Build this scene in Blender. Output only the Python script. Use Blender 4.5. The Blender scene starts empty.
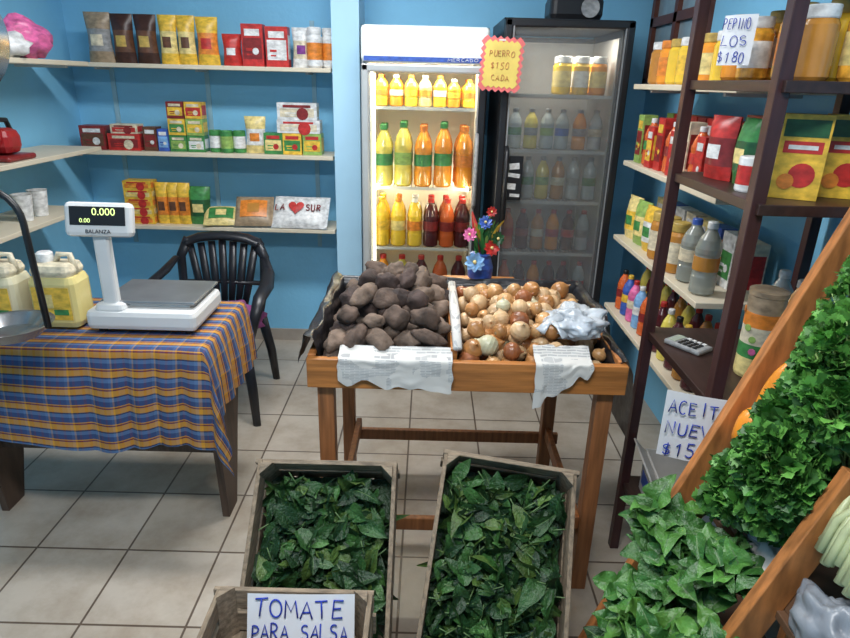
import bpy, math, random
from mathutils import Vector, Matrix, noise
random.seed(7)
R=random.uniform
sc=bpy.context.scene
try:
    sc.view_settings.view_transform='Standard'
except Exception: pass

# ---------------------------------------------------------------- materials
MC={}
def mk(name,col,rough=.5,metal=0,var=.15,scale=8,bump=0,bscale=60,emit=0,stretch=(1,1,1),trans=0,coat=0,sss=0):
    if name in MC: return MC[name]
    m=bpy.data.materials.new(name); m.use_nodes=True
    nt=m.node_tree; N=nt.nodes; L=nt.links; b=N['Principled BSDF']
    tc=N.new('ShaderNodeTexCoord'); mp=N.new('ShaderNodeMapping'); mp.inputs['Scale'].default_value=stretch
    L.new(tc.outputs['Object'],mp.inputs['Vector'])
    nz=N.new('ShaderNodeTexNoise'); nz.inputs['Scale'].default_value=scale; nz.inputs['Detail'].default_value=4
    L.new(mp.outputs[0],nz.inputs['Vector'])
    r=N.new('ShaderNodeValToRGB')
    r.color_ramp.elements[0].position=.3; r.color_ramp.elements[1].position=.7
    r.color_ramp.elements[0].color=(*[c*(1-var) for c in col],1)
    r.color_ramp.elements[1].color=(*[min(1,c*(1+var)) for c in col],1)
    L.new(nz.outputs['Fac'],r.inputs['Fac']); L.new(r.outputs[0],b.inputs['Base Color'])
    b.inputs['Roughness'].default_value=rough; b.inputs['Metallic'].default_value=metal
    if trans: b.inputs['Transmission Weight'].default_value=trans
    if coat: b.inputs['Coat Weight'].default_value=coat
    if emit:
        L.new(r.outputs[0],b.inputs['Emission Color']); b.inputs['Emission Strength'].default_value=emit
    if bump:
        n2=N.new('ShaderNodeTexNoise'); n2.inputs['Scale'].default_value=bscale
        L.new(mp.outputs[0],n2.inputs['Vector'])
        bp=N.new('ShaderNodeBump'); bp.inputs['Strength'].default_value=bump; bp.inputs['Distance'].default_value=.01
        L.new(n2.outputs['Fac'],bp.inputs['Height']); L.new(bp.outputs[0],b.inputs['Normal'])
    MC[name]=m; return m
PAL=dict(red=(.5,.03,.025),dred=(.22,.02,.02),yellow=(.75,.47,.05),lyellow=(.75,.6,.24),orange=(.7,.22,.03),
 green=(.05,.23,.06),lgreen=(.27,.42,.1),dgreen=(.02,.1,.035),white=(.7,.7,.69),cream=(.66,.58,.42),brown=(.12,.05,.025),
 dbrown=(.05,.018,.012),tan=(.34,.25,.16),grey=(.28,.28,.28),black=(.012,.012,.014),blue=(.04,.1,.4),lblue=(.2,.4,.68),
 purple=(.22,.05,.26),pink=(.7,.14,.34),gold=(.5,.34,.08),clear=(.45,.5,.5),wine=(.08,.015,.02),orangej=(.85,.32,.03),
 yellowj=(.85,.56,.05),limej=(.74,.62,.12),redj=(.62,.12,.03),amber=(.5,.22,.04))
def P(n):
    gl=n in('orangej','yellowj','limej','redj','amber','wine','clear')
    if gl: return mk('pack_'+n,PAL[n],.18,var=.12,scale=25,coat=.3)
    if n=='black': return mk('pack_black',PAL[n],.38,var=.1)
    return mk('pack_'+n,PAL[n],.38,var=.3,scale=38,stretch=(1,1,1.6))

def glass(name,tint,opac=0.0,haze=(1,1,1)):
    m=bpy.data.materials.new(name); m.use_nodes=True; nt=m.node_tree;N=nt.nodes;L=nt.links
    N.remove(N['Principled BSDF']); out=N['Material Output']
    t=N.new('ShaderNodeBsdfTransparent'); t.inputs[0].default_value=(*tint,1)
    g=N.new('ShaderNodeBsdfGlossy'); g.inputs['Roughness'].default_value=.08
    fr=N.new('ShaderNodeFresnel'); fr.inputs[0].default_value=1.35
    mx=N.new('ShaderNodeMixShader'); L.new(fr.outputs[0],mx.inputs[0]); L.new(t.outputs[0],mx.inputs[1]); L.new(g.outputs[0],mx.inputs[2])
    d=N.new('ShaderNodeBsdfDiffuse'); d.inputs[0].default_value=(*haze,1)
    m2=N.new('ShaderNodeMixShader'); m2.inputs[0].default_value=opac
    L.new(mx.outputs[0],m2.inputs[1]); L.new(d.outputs[0],m2.inputs[2]); L.new(m2.outputs[0],out.inputs[0])
    MC[name]=m; return m

# ---------------------------------------------------------------- mesh builder
class MB:
    def __init__(s): s.v=[];s.f=[];s.m=[];s.s=[];s.mats=[];s.M=Matrix.Identity(4);s.uv=None
    def mi(s,mat):
        if mat not in s.mats: s.mats.append(mat)
        return s.mats.index(mat)
    def add(s,vs,fs,mat,smooth=False,M=None):
        T=s.M@M if M is not None else s.M
        o=len(s.v); s.v+= [T@Vector(p) for p in vs]; i=s.mi(mat)
        for f in fs: s.f.append([k+o for k in f]); s.m.append(i); s.s.append(smooth)
    def box(s,c,d,mat,rot=(0,0,0),M=None,taper=1):
        x,y,z=d[0]/2,d[1]/2,d[2]/2
        vs=[(-x,-y,-z),(x,-y,-z),(x,y,-z),(-x,y,-z),(-x*taper,-y*taper,z),(x*taper,-y*taper,z),(x*taper,y*taper,z),(-x*taper,y*taper,z)]
        T=Matrix.Translation(c)@Matrix.Rotation(rot[2],4,'Z')@Matrix.Rotation(rot[1],4,'Y')@Matrix.Rotation(rot[0],4,'X')
        if M is not None: T=M@T
        s.add(vs,[(0,3,2,1),(4,5,6,7),(0,1,5,4),(1,2,6,5),(2,3,7,6),(3,0,4,7)],mat,False,T)
    def rbox(s,c,d,mat,r=.01,rot=(0,0,0),M=None):
        x,y,z=d[0]/2,d[1]/2,d[2]/2; r=min(r,x*.9,y*.9,z*.9)
        rings=[]
        for zz,ins in ((-z,r),(-z+r*.3,r*.3),(-z+r,0),(z-r,0),(z-r*.3,r*.3),(z,r)):
            pts=[]
            for cx,cy,a0 in ((x-r,y-r,0),(-x+r,y-r,90),(-x+r,-y+r,180),(x-r,-y+r,270)):
                for k in range(4):
                    a=math.radians(a0+30*k); rr=max(r-ins,0.0005)
                    pts.append((cx+math.cos(a)*rr,cy+math.sin(a)*rr,zz))
            rings.append(pts)
        n=16; vs=[p for q in rings for p in q]; fs=[]
        for i in range(5):
            for k in range(n): fs.append((i*n+k,i*n+(k+1)%n,(i+1)*n+(k+1)%n,(i+1)*n+k))
        fs.append(list(range(n))[::-1]); fs.append([5*n+k for k in range(n)])
        T=Matrix.Translation(c)@Matrix.Rotation(rot[2],4,'Z')@Matrix.Rotation(rot[1],4,'Y')@Matrix.Rotation(rot[0],4,'X')
        if M is not None: T=M@T
        s.add(vs,fs,mat,False,T)
    def lathe(s,prof,c,mats,seg=16,M=None,smooth=True,sy=1):
        T=Matrix.Translation(c)
        if M is not None: T=M@T
        if not isinstance(mats,list): mats=[mats]*(len(prof)-1)
        for i in range(len(prof)-1):
            (r0,z0),(r1,z1)=prof[i],prof[i+1]
            vs=[];fs=[]
            for r,z in((r0,z0),(r1,z1)):
                for k in range(seg):
                    a=2*math.pi*k/seg; vs.append((r*math.cos(a),r*math.sin(a)*sy,z))
            for k in range(seg): fs.append((k,(k+1)%seg,seg+(k+1)%seg,seg+k))
            s.add(vs,fs,mats[i],smooth,T)
        r,z=prof[0]
        if r>.001: s.add([(r*math.cos(2*math.pi*k/seg),r*sy*math.sin(2*math.pi*k/seg),z) for k in range(seg)],[list(range(seg))[::-1]],mats[0],False,T)
        r,z=prof[-1]
        if r>.001: s.add([(r*math.cos(2*math.pi*k/seg),r*sy*math.sin(2*math.pi*k/seg),z) for k in range(seg)],[list(range(seg))],mats[-1],False,T)
    def tube(s,pts,r,mat,seg=8,flat=1,M=None):
        pts=[Vector(p) for p in pts]; n=len(pts)
        if not isinstance(r,(list,tuple)): r=[r]*n
        vs=[];fs=[]
        up=Vector((0,0,1)); t0=(pts[1]-pts[0]).normalized()
        if abs(t0.dot(up))>.9: up=Vector((0,1,0))
        a=t0.cross(up).normalized()
        for i,p in enumerate(pts):
            t=(pts[min(i+1,n-1)]-pts[max(i-1,0)]).normalized()
            a=(a-t*a.dot(t)).normalized(); b=t.cross(a)
            for k in range(seg):
                q=2*math.pi*k/seg; vs.append(p+a*math.cos(q)*r[i]+b*math.sin(q)*r[i]*flat)
        for i in range(n-1):
            for k in range(seg): fs.append((i*seg+k,i*seg+(k+1)%seg,(i+1)*seg+(k+1)%seg,(i+1)*seg+k))
        fs.append(list(range(seg))[::-1]); fs.append([(n-1)*seg+k for k in range(seg)])
        s.add(vs,fs,mat,True,M)
    def blob(s,c,rad,mat,amp=.15,freq=1.5,rot=(0,0,0),nu=14,nv=9,pinch=0,seed=0,amp2=0):
        vs=[];fs=[]; T=Matrix.Translation(c)@Matrix.Rotation(rot[2],4,'Z')@Matrix.Rotation(rot[1],4,'Y')@Matrix.Rotation(rot[0],4,'X')
        off=Vector((seed*3.1,seed*1.7,seed*2.3))
        for j in range(nv+1):
            th=math.pi*j/nv
            for i in range(nu):
                ph=2*math.pi*i/nu
                d=Vector((math.sin(th)*math.cos(ph),math.sin(th)*math.sin(ph),math.cos(th)))
                k=1+amp*noise.noise(d*freq+off)*2
                if amp2: k+=amp2*noise.noise(d*freq*3.2+off)*2
                vs.append((d.x*rad[0]*k,d.y*rad[1]*k,d.z*rad[2]*k))
        for j in range(nv):
            for i in range(nu): fs.append((j*nu+i,(j+1)*nu+i,(j+1)*nu+(i+1)%nu,j*nu+(i+1)%nu))
        s.add(vs,fs,mat,True,T)
    def grid(s,fn,nu,nv,mat,smooth=True,M=None,both=0):
        vs=[fn(i/nu,j/nv) for j in range(nv+1) for i in range(nu+1)]
        fs=[(j*(nu+1)+i,j*(nu+1)+i+1,(j+1)*(nu+1)+i+1,(j+1)*(nu+1)+i) for j in range(nv) for i in range(nu)]
        s.add(vs,fs,mat,smooth,M)
    def leaf(s,pos,d,up,Ln,W,mat,rib,curl=.25,fold=.3,wav=.0,nr=5):
        d=Vector(d).normalized(); up=Vector(up); n=(up-d*up.dot(d))
        if n.length<.01: n=Vector((1,0,0))-d*d.x
        n.normalize(); sd=d.cross(n); pos=Vector(pos)
        cols=(-1,-.5,-.05,.05,.5,1); vs=[]; ph=R(0,6); tw=R(-.8,.8)
        for i in range(nr+1):
            t=i/nr; w=W*.5*(math.sin(math.pi*min(1,t*.92+.05)**.8)) ; w=max(w,.002)
            for c in cols:
                h=abs(c)*fold*w - curl*Ln*t*t + wav*W*abs(c)*math.sin(t*11+ph+c*2) + tw*c*w*t*.6
                vs.append(pos+d*(Ln*t*(1-.25*curl*t))+sd*(c*w+tw*.12*Ln*t*t)+n*h)
        fa=[];fb=[]
        for i in range(nr):
            for k in range(5):
                q=(i*6+k,i*6+k+1,(i+1)*6+k+1,(i+1)*6+k)
                (fb if k==2 else fa).append(q)
        T=s.M; o=len(s.v); s.v+=[T@p for p in vs]
        for fl,mt in((fa,mat),(fb,rib)):
            i=s.mi(mt)
            for f in fl: s.f.append([k+o for k in f]); s.m.append(i); s.s.append(True)
    def frond(s,pos,d,up,sz,mat):
        d=Vector(d).normalized(); up=Vector(up); n=up-d*up.dot(d)
        if n.length<.01: n=Vector((1,0,0))-d*d.x
        n.normalize(); sd=d.cross(n); pos=Vector(pos)
        prof=[(0,.0),(.25,.38),(.2,.75),(.48,.55),(.6,.95),(.75,.45),(.85,.55),(1.15,0)]
        vs=[pos]
        pr=[(a,b) for a,b in prof[1:]]+[(a,-b) for a,b in prof[-2:0:-1]]
        vs+= [pos+d*(a*sz)+sd*(b*sz*.75)+n*(abs(b)*sz*.2) for a,b in pr]
        m=pos+d*sz*.55; vs.append(m); c=len(vs)-1
        fs=[(k,k+1,c) for k in range(0,c-1)]+[(c-1,0,c)]
        s.add(vs,fs,mat,False)
    def obj(s,name,parent=None,origin=None,bevel=0):
        me=bpy.data.meshes.new(name)
        if origin is None:
            xs=[p.x for p in s.v];ys=[p.y for p in s.v];zs=[p.z for p in s.v]
            origin=((min(xs)+max(xs))/2,(min(ys)+max(ys))/2,min(zs))
        o=Vector(origin)
        me.from_pydata([p-o for p in s.v],[],s.f)
        for m in s.mats: me.materials.append(m)
        me.polygons.foreach_set('material_index',s.m); me.polygons.foreach_set('use_smooth',s.s)
        me.update(); ob=bpy.data.objects.new(name,me); sc.collection.objects.link(ob)
        ob.location=o
        if parent:
            ob.parent=parent; ob.location=o-parent.location
        if bevel:
            b=ob.modifiers.new('bevel','BEVEL'); b.width=bevel; b.segments=2; b.limit_method='ANGLE'
        return ob
def text(s,body,loc,size,mat,parent,rot=(math.pi/2,0,0),name='lettering',bold=.0):
    c=bpy.data.curves.new(name,'FONT'); c.body=body; c.size=size; c.align_x='CENTER'; c.align_y='CENTER'
    c.extrude=.0004; c.space_line=.85
    o=bpy.data.objects.new(name,c); sc.collection.objects.link(o); c.materials.append(mat)
    o.rotation_euler=rot; o.location=Vector(loc)
    if parent: o.parent=parent; o.location=Vector(loc)-parent.location
    return o
def arc(cx,cy,rx,ry,a0,a1,n=10): return [(cx+rx*math.cos(math.radians(a0+(a1-a0)*i/n)),cy+ry*math.sin(math.radians(a0+(a1-a0)*i/n))) for i in range(n+1)]
GL={'T':[[(0,.95),(.7,1)],[(.35,.97),(.33,0)]],'O':[arc(.35,.5,.33,.5,80,440,16)],'M':[[(0,0),(.08,1),(.35,.35),(.62,1),(.72,0)]],
'A':[[(0,0),(.35,1),(.68,0)],[(.12,.36),(.58,.38)]],'E':[[(.62,.97),(.08,1),(.05,0),(.62,.03)],[(.06,.52),(.5,.55)]],
'P':[[(.06,0),(.06,1)]+arc(.2,.74,.38,.26,85,-90,8)+[(.06,.46)]],'R':[[(.06,0),(.06,1)]+arc(.2,.74,.38,.26,85,-90,8)+[(.06,.46)],[(.25,.46),(.65,0)]],
'S':[arc(.35,.76,.28,.24,40,260,8)+arc(.33,.26,.28,.26,80,-150,8)],'L':[[(.08,1),(.06,0),(.6,.02)]],'C':[arc(.38,.5,.33,.5,50,310,12)],
'I':[[(.35,1),(.33,0)]],'N':[[(.05,0),(.07,1),(.6,.02),(.62,1)]],'U':[[(.05,1)]+arc(.33,.3,.28,.3,180,360,8)+[(.62,1)]],'V':[[(0,1),(.33,0),(.68,1)]],
'$':[arc(.35,.72,.26,.2,40,260,8)+arc(.33,.3,.26,.22,80,-150,8),[(.37,1.08),(.33,-.08)]],'1':[[(.15,.75),(.38,1),(.36,0)]],'5':[[(.6,1),(.15,.98),(.12,.58)]+arc(.3,.3,.3,.3,90,-140,8)],
'0':[arc(.35,.5,.27,.5,90,450,14)],'8':[arc(.35,.75,.22,.24,0,360,10),arc(.35,.26,.27,.26,0,360,10)],'D':[[(.06,0),(.06,1)]+arc(.1,.5,.5,.5,88,-88,10)+[(.06,0)]],' ':[]}
def hand(mb,body,x0,z0,h,w,mat,rr,y=-.003):
    n=len(body); cw=w/n; sx=cw*.8/.7
    for i,ch in enumerate(body):
        jx,jz=R(-.06,.06)*cw,R(-.08,.08)*h; hs=R(.88,1.08); sl=R(-.08,.12)
        for st in GL.get(ch,[]):
            pts=[(x0+i*cw+(px+sl*pz)*sx+jx,y,z0+pz*h*hs+jz) for px,pz in st]
            mb.tube(pts,rr,mat,5)

wallblue=mk('wall_blue_paint',(.22,.55,.8),.6,var=.07,scale=2.5,bump=.15,bscale=40)
wallpale=mk('wall_paleblue_paint',(.42,.67,.84),.6,var=.06,scale=3)
ceilm=mk('ceiling_white',(.75,.77,.78),.8,var=.04)
shelfcream=mk('shelf_melamine_cream',(.68,.6,.46),.45,var=.06,scale=4)
darkwood=mk('rack_dark_wood',(.035,.016,.013),.4,var=.3,scale=6,stretch=(12,1,12))
darkpost=mk('rack_post_dark',(.05,.018,.018),.4,var=.25,scale=6,stretch=(12,12,1))
tablewood=mk('table_pine_x',(.42,.16,.04),.4,var=.3,scale=5,stretch=(1,14,14),bump=.1,bscale=20)
tablewoodz=mk('table_pine_z',(.3,.115,.04),.5,var=.35,scale=5,stretch=(14,14,1))
slant=mk('stand_orange_pine',(.45,.17,.05),.5,var=.4,scale=5,stretch=(8,14,2))
cratew=mk('crate_old_wood',(.25,.19,.13),.75,var=.4,scale=7,stretch=(3,14,14),bump=.3,bscale=30)
cratew2=mk('crate_old_wood_b',(.22,.165,.11),.75,var=.4,scale=7,stretch=(14,3,14),bump=.3,bscale=30)
blackpl=mk('black_plastic_sheet',(.015,.015,.018),.3,var=.2,scale=12,bump=.5,bscale=18)
chairpl=mk('chair_black_plastic',(.012,.013,.018),.35,var=.1)
whitepl=mk('white_plastic',(.7,.7,.69),.35,var=.04)
steel=mk('steel',(.55,.56,.58),.25,1,var=.1,scale=30)
paper=mk('white_paper',(.78,.78,.79),.7,var=.04)
inkblue=mk('ink_blue',(.01,.04,.4),.5); inkblack=mk('ink_black',(.01,.01,.02),.5)
g1=mk('leaf_green_a',(.024,.08,.018),.5,var=.45,scale=18,bump=.6,bscale=110)
g2=mk('leaf_green_b',(.045,.13,.028),.5,var=.4,scale=18,bump=.6,bscale=110)
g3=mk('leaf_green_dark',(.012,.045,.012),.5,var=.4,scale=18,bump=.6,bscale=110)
g4=mk('leaf_green_olive',(.07,.13,.025),.5,var=.45,scale=14,bump=.6,bscale=110)
rib=mk('leaf_rib',(.1,.18,.06),.5)
b1=mk('bunch_green_a',(.035,.125,.022),.42,var=.4,scale=18,bump=.4,bscale=90); b2m=mk('bunch_green_b',(.07,.2,.035),.42,var=.4,scale=18,bump=.4,bscale=90)
pg1=mk('parsley_green_a',(.07,.23,.035),.5,var=.3,scale=20); pg2=mk('parsley_green_b',(.13,.34,.06),.5,var=.3,scale=20)
pg3=mk('parsley_green_c',(.035,.12,.02),.5,var=.3,scale=20)
stemg=mk('stem_green',(.3,.45,.14),.4)

# ---------------------------------------------------------------- room
XL,XR,YB,YF,ZC=-2.08,1.25,3.85,-1.3,2.65
def tile_mat():
    m=bpy.data.materials.new('floor_ceramic_tile'); m.use_nodes=True; nt=m.node_tree;N=nt.nodes;L=nt.links;b=N['Principled BSDF']
    tc=N.new('ShaderNodeTexCoord'); mp=N.new('ShaderNodeMapping')
    T=.338; mp.inputs['Location'].default_value=(.74/T+10,(-1.83)/T+10,0); mp.inputs['Scale'].default_value=(1/T,1/T,1)
    L.new(tc.outputs['Object'],mp.inputs['Vector'])
    br=N.new('ShaderNodeTexBrick'); br.offset=0; br.squash=1
    br.inputs['Scale'].default_value=1; br.inputs['Brick Width'].default_value=1; br.inputs['Row Height'].default_value=1
    br.inputs['Mortar Size'].default_value=.014; br.inputs['Mortar Smooth'].default_value=.35
    br.inputs['Color1'].default_value=(.46,.4,.325,1); br.inputs['Color2'].default_value=(.52,.455,.38,1); br.inputs['Mortar'].default_value=(.13,.095,.07,1)
    L.new(mp.outputs[0],br.inputs['Vector'])
    nz=N.new('ShaderNodeTexNoise'); nz.inputs['Scale'].default_value=4; nz.inputs['Detail'].default_value=9; nz.inputs['Roughness'].default_value=.65
    L.new(tc.outputs['Object'],nz.inputs['Vector'])
    mx=N.new('ShaderNodeMix'); mx.data_type='RGBA'; mx.blend_type='MULTIPLY'; mx.inputs[0].default_value=.75
    r=N.new('ShaderNodeValToRGB'); r.color_ramp.elements[0].position=.32; r.color_ramp.elements[0].color=(.58,.51,.44,1); r.color_ramp.elements[1].position=.6; r.color_ramp.elements[1].color=(1,1,1,1)
    L.new(nz.outputs['Fac'],r.inputs['Fac']); L.new(br.outputs['Color'],mx.inputs[6]); L.new(r.outputs[0],mx.inputs[7])
    L.new(mx.outputs[2],b.inputs['Base Color']); b.inputs['Roughness'].default_value=.33
    bp=N.new('ShaderNodeBump'); bp.inputs['Strength'].default_value=.3; bp.inputs['Distance'].default_value=.003; bp.invert=True
    L.new(br.outputs['Fac'],bp.inputs['Height']); L.new(bp.outputs[0],b.inputs['Normal'])
    return m
def slab(name,c,d,mat):
    mb=MB(); mb.box(c,d,mat); return mb.obj(name,origin=(0,0,0))
slab('floor',((XL+XR)/2,(YF+YB)/2,-.05),(XR-XL+.2,YB-YF+.2,.1),tile_mat())
slab('ceiling',((XL+XR)/2,(YF+YB)/2,ZC+.05),(XR-XL+.2,YB-YF+.2,.1),ceilm)
slab('wall_back',((XL+XR)/2,YB+.05,ZC/2),(XR-XL+.2,.1,ZC),wallblue)
slab('wall_left',(XL-.05,(YF+YB)/2,ZC/2),(.1,YB-YF,ZC),wallblue)
slab('wall_right',(XR+.05,(YF+YB)/2,ZC/2),(.1,YB-YF,ZC),wallblue)
slab('wall_front',((XL+XR)/2,YF-.05,ZC/2),(XR-XL+.2,.1,ZC),wallpale)
slab('wall_pillar',(-.455,3.7,ZC/2),(.145,.3,ZC),wallpale)
bbm=mk('baseboard_tile',(.38,.33,.28),.35)
slab('baseboard_back',((XL-.535)/2,YB-.006,.04),(-.535-XL,.012,.08),bbm)
slab('baseboard_left',(XL+.006,(YF+YB)/2,.04),(.012,YB-YF-.03,.08),bbm)
mb=MB(); fr=mk('window_frame_brown',(.13,.04,.025),.45); wg=mk('window_pane',(.3,.4,.45),.15)
x=XR-.02
for yy in(3.1,3.45,3.8): mb.box((x,yy,1.98),(.04,.045,.62),fr)
for zz in(1.67,1.98,2.29): mb.box((x,3.45,zz),(.04,.745,.045),fr)
mb.box((x+.008,3.45,1.98),(.01,.7,.6),wg)
mb.obj('window_1')

# ---------------------------------------------------------------- shelves
def wallshelf(name,x0,x1,y0,y1,z,mat=shelfcream,axis='x',th=.022,br=True):
    mb=MB(); mb.rbox(((x0+x1)/2,(y0+y1)/2,z-th/2),(x1-x0,y1-y0,th),mat,r=.003)
    bm=mk('bracket_white',(.5,.55,.56),.4,var=.05)
    if axis=='x':
        for xx in (x0+.2,(x0+x1)/2,x1-.15):
            mb.box((xx,(y0+y1)/2+.06,z-th-.006),(.014,(y1-y0)*.6,.012),bm)
    else:
        for yy in (y0+.15,y1-.15):
            mb.box(((x0+x1)/2,yy,z-th-.006),((x1-x0)*.8,.02,.012),bm)
    return mb.obj(name)
for z in(1.70,1.24,.82): wallshelf('wall_shelf',-2.06,-.54,3.57,3.84,z)
for z in(1.70,1.28,1.0): wallshelf('wall_shelf',-2.075,-1.76,1.5,3.42 if z>1.1 else 3.2,z,axis='y')
rail=MB()
for xx in(-1.85,-1.3,-.68): rail.box((xx,3.845,1.3),(.025,.01,1.3),mk('rail_blue',(.3,.5,.6)))
rail.obj('trim_1',origin=(0,0,0))

# ---------------------------------------------------------------- packaging
def TM(x,y,z,rz=0,rx=0): return Matrix.Translation((x,y,z))@Matrix.Rotation(rz,4,'Z')@Matrix.Rotation(rx,4,'X')
def bag(mb,x,y,z,w,h,d,m1,m2,m3=None,rz=0,rx=0,top=.0):
    T=TM(x,y,z,rz,rx); m3=m3 or m2; nu,nv=8,9; sd=R(0,9)
    for sgn in(-1,1):
        vs=[]
        for j in range(nv+1):
            v=j/nv
            for i in range(nu+1):
                u=i/nu; e=(math.sin(math.pi*u)**.45)
                fv=math.sin(math.pi*min(1,max(0,v*.93+.03)))**.45 if v>.5 else (.55+.45*min(1,v*4)) 
                th=d/2*e*fv+.002; th*=1+.22*noise.noise(Vector((u*3+sd,v*3,sgn)))
                ww=w*(.94+.06*math.cos(v*6.28)) 
                if v>.9: th=.003
                vs.append(((u-.5)*ww,sgn*th,v*h))
        for band,(a,b,mt) in enumerate(((0,2,m1),(2,6,m2),(6,nv,m1))):
            fs=[]; fs2=[]
            for j in range(a,b):
                for i in range(nu):
                    q=(j*(nu+1)+i,j*(nu+1)+i+1,(j+1)*(nu+1)+i+1,(j+1)*(nu+1)+i)
                    if sgn>0: q=q[::-1]
                    if band==1 and 2<=i<6 and sgn<0 and 3<=j<5: fs2.append(q)
                    else: fs.append(q)
            mb.add(vs,fs,mt,True,T)
            if fs2: mb.add(vs,fs2,m3,True,T)
def carton(mb,x,y,z,w,h,d,m1,m2,m3=None,rz=0):
    T=TM(x,y,z,rz); m3=m3 or P('white')
    mb.box((0,0,h/2),(w,d,h),m1,M=T)
    mb.box((0,-d/2-.0006,h*.42),(w*.86,.001,h*.5),m2,M=T)
    mb.box((0,-d/2-.0012,h*.8),(w*.7,.001,h*.16),m3,M=T)
    mb.lathe([(w*.15,0),(w*.15,.0012)],(0,0,0),m3,12,M=T@Matrix.Translation((w*.14,-d/2-.001,h*.36))@Matrix.Rotation(math.pi/2,4,'X'))
    mb.box((-w*.16,-d/2-.0015,h*.4),(w*.3,.001,h*.06),m1,M=T); mb.box((-w*.16,-d/2-.0015,h*.28),(w*.24,.001,h*.04),m1,M=T)
    mb.box((w/2+.0006,0,h*.5),(.001,d*.8,h*.6),m2,M=T); mb.box((-w/2-.0006,0,h*.5),(.001,d*.8,h*.6),m2,M=T)
def jar(mb,x,y,z,r,h,mc,mcap,mlab=None,seg=14):
    mb.lathe([(r*.85,0),(r,h*.05),(r,h*.2)],(x,y,z),mc,seg)
    ml=mlab or mc
    mb.lathe([(r*1.01,h*.2),(r*1.01,h*.62)],(x,y,z),ml,seg)
    mb.lathe([(r,h*.62),(r,h*.74),(r*.8,h*.83)],(x,y,z),mc,seg)
    mb.lathe([(r*.86,h*.82),(r*.9,h*.84),(r*.9,h*.98),(r*.85,h)],(x,y,z),mcap,seg)
def bottle(mb,x,y,z,r,h,mc,mcap,mlab,seg=14,sy=1):
    mb.lathe([(r*.8,0),(r,h*.03),(r,h*.25),(r*.96,h*.28),(r*.96,h*.55),(r,h*.58),(r,h*.64),(r*.8,h*.76),(r*.4,h*.88),(r*.34,h*.93)],(x,y,z),mc,seg,sy=sy)
    mb.lathe([(r*1.015,h*.34),(r*1.015,h*.53)],(x,y,z),mlab,seg,sy=sy)
    mb.lathe([(r*.42,h*.91),(r*.42,h*.985),(r*.36,h)],(x,y,z),mcap,10)
def can(mb,x,y,z,r,h,mc,mlab,seg=14):
    mb.lathe([(r*.95,0),(r,.004),(r,h*.2)],(x,y,z),mc,seg); mb.lathe([(r,h*.2),(r,h*.75)],(x,y,z),mlab,seg)
    mb.lathe([(r,h*.75),(r,h-.004),(r*.93,h),(r*.9,h-.004)],(x,y,z),mc,seg)

fx=lambda px:.00542*(px-432)
k=MB(); ys=3.66
bag(k,fx(100),ys,1.701,.14,.25,.08,P('tan'),P('grey'),P('cream'))
for px in(124,147): bag(k,fx(px),ys,1.701,.12,.245,.08,P('dbrown'),P('brown'),P('gold'))
k.obj('coffee_bags')
k=MB()
for px in(169,187): bag(k,fx(px),ys,1.701,.1,.245,.07,P('yellow'),P('lyellow'),P('brown'))
bag(k,fx(208),ys,1.701,.12,.24,.08,P('yellow'),P('orange'),P('red')); k.obj('yerba_mate_bags')
k=MB()
bag(k,fx(232),ys,1.701,.105,.16,.07,P('red'),P('red'),P('white'))
carton(k,fx(254),ys,1.701,.115,.21,.07,P('red'),P('dred'),P('white'))
carton(k,fx(278),ys,1.701,.12,.2,.07,P('red'),P('white'),P('white'))
k.obj('sugar_packets')
k=MB()
bag(k,fx(302),ys,1.701,.105,.2,.07,P('white'),P('cream'),P('purple'))
for i,px in enumerate((312,325)): jar(k,fx(px)+.02,ys-.04+.05*i,1.701,.042,.2,P('white'),P('white'),P('orange'))
k.obj('powdered_drink_jars')
fx=lambda px:.00562*(px-429)
k=MB(); z=1.241
carton(k,fx(91),ys,z,.14,.13,.1,P('dred'),P('brown'),P('white'))
carton(k,fx(122),ys,z,.18,.09,.1,P('red'),P('dred'),P('cream')); carton(k,fx(123),ys,z+.091,.15,.05,.09,P('cream'),P('red'),P('dred'))
carton(k,fx(148),ys,z,.075,.13,.08,P('brown'),P('dred')); carton(k,fx(161),ys,z,.06,.12,.08,P('blue'),P('lblue'))
k.obj('chocolate_boxes')
k=MB()
for px,cs in((176,(('green','lgreen'),('yellow','green'),('dred','yellow'))),(194,(('green','white'),('lgreen','yellow'),('yellow','red')))):
    for i,(a,b) in enumerate(cs): carton(k,fx(px),ys,z+i*.09,.095,.088,.08,P(a),P(b),P('cream'))
k.obj('tea_boxes')
k=MB()
for i,px in enumerate((212,224,236)): can(k,fx(px),ys-.02*(i%2),z,.036,.12,P('green'),P('lgreen' if i%2 else 'white'))
bag(k,fx(253),ys,z,.12,.2,.07,P('lyellow'),P('white'),P('orange'))
k.obj('canned_peas')
k=MB()
for i,px in enumerate((272,291,311)): carton(k,fx(px),ys,z,.105,.115,.09,P(('green','yellow','lgreen')[i]),P(('lyellow','green','yellow')[i]),P('red'))
carton(k,fx(298),ys,z+.117,.24,.07,.09,P('white'),P('cream'),P('red')); carton(k,fx(297),ys,z+.188,.22,.09,.08,P('white'),P('cream'),P('dred'))
k.obj('soup_boxes')
fx=lambda px:.00585*(px-427); z=.821
k=MB()
for i in range(5): carton(k,fx(138),ys,z+i*.05,.16,.049,.1,P('yellow'),P('lyellow' if i%2 else 'orange'),P('red'))
for i,px in enumerate((160,171,181)): bag(k,fx(px),ys-.01,z,.085,.24,.07,P('yellow'),P('orange'),P('brown'))
k.obj('gelatin_boxes')
k=MB(); bag(k,fx(196),ys,z,.14,.22,.08,P('green'),P('dgreen'),P('lyellow'))
k.obj('yerba_bag')
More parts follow.
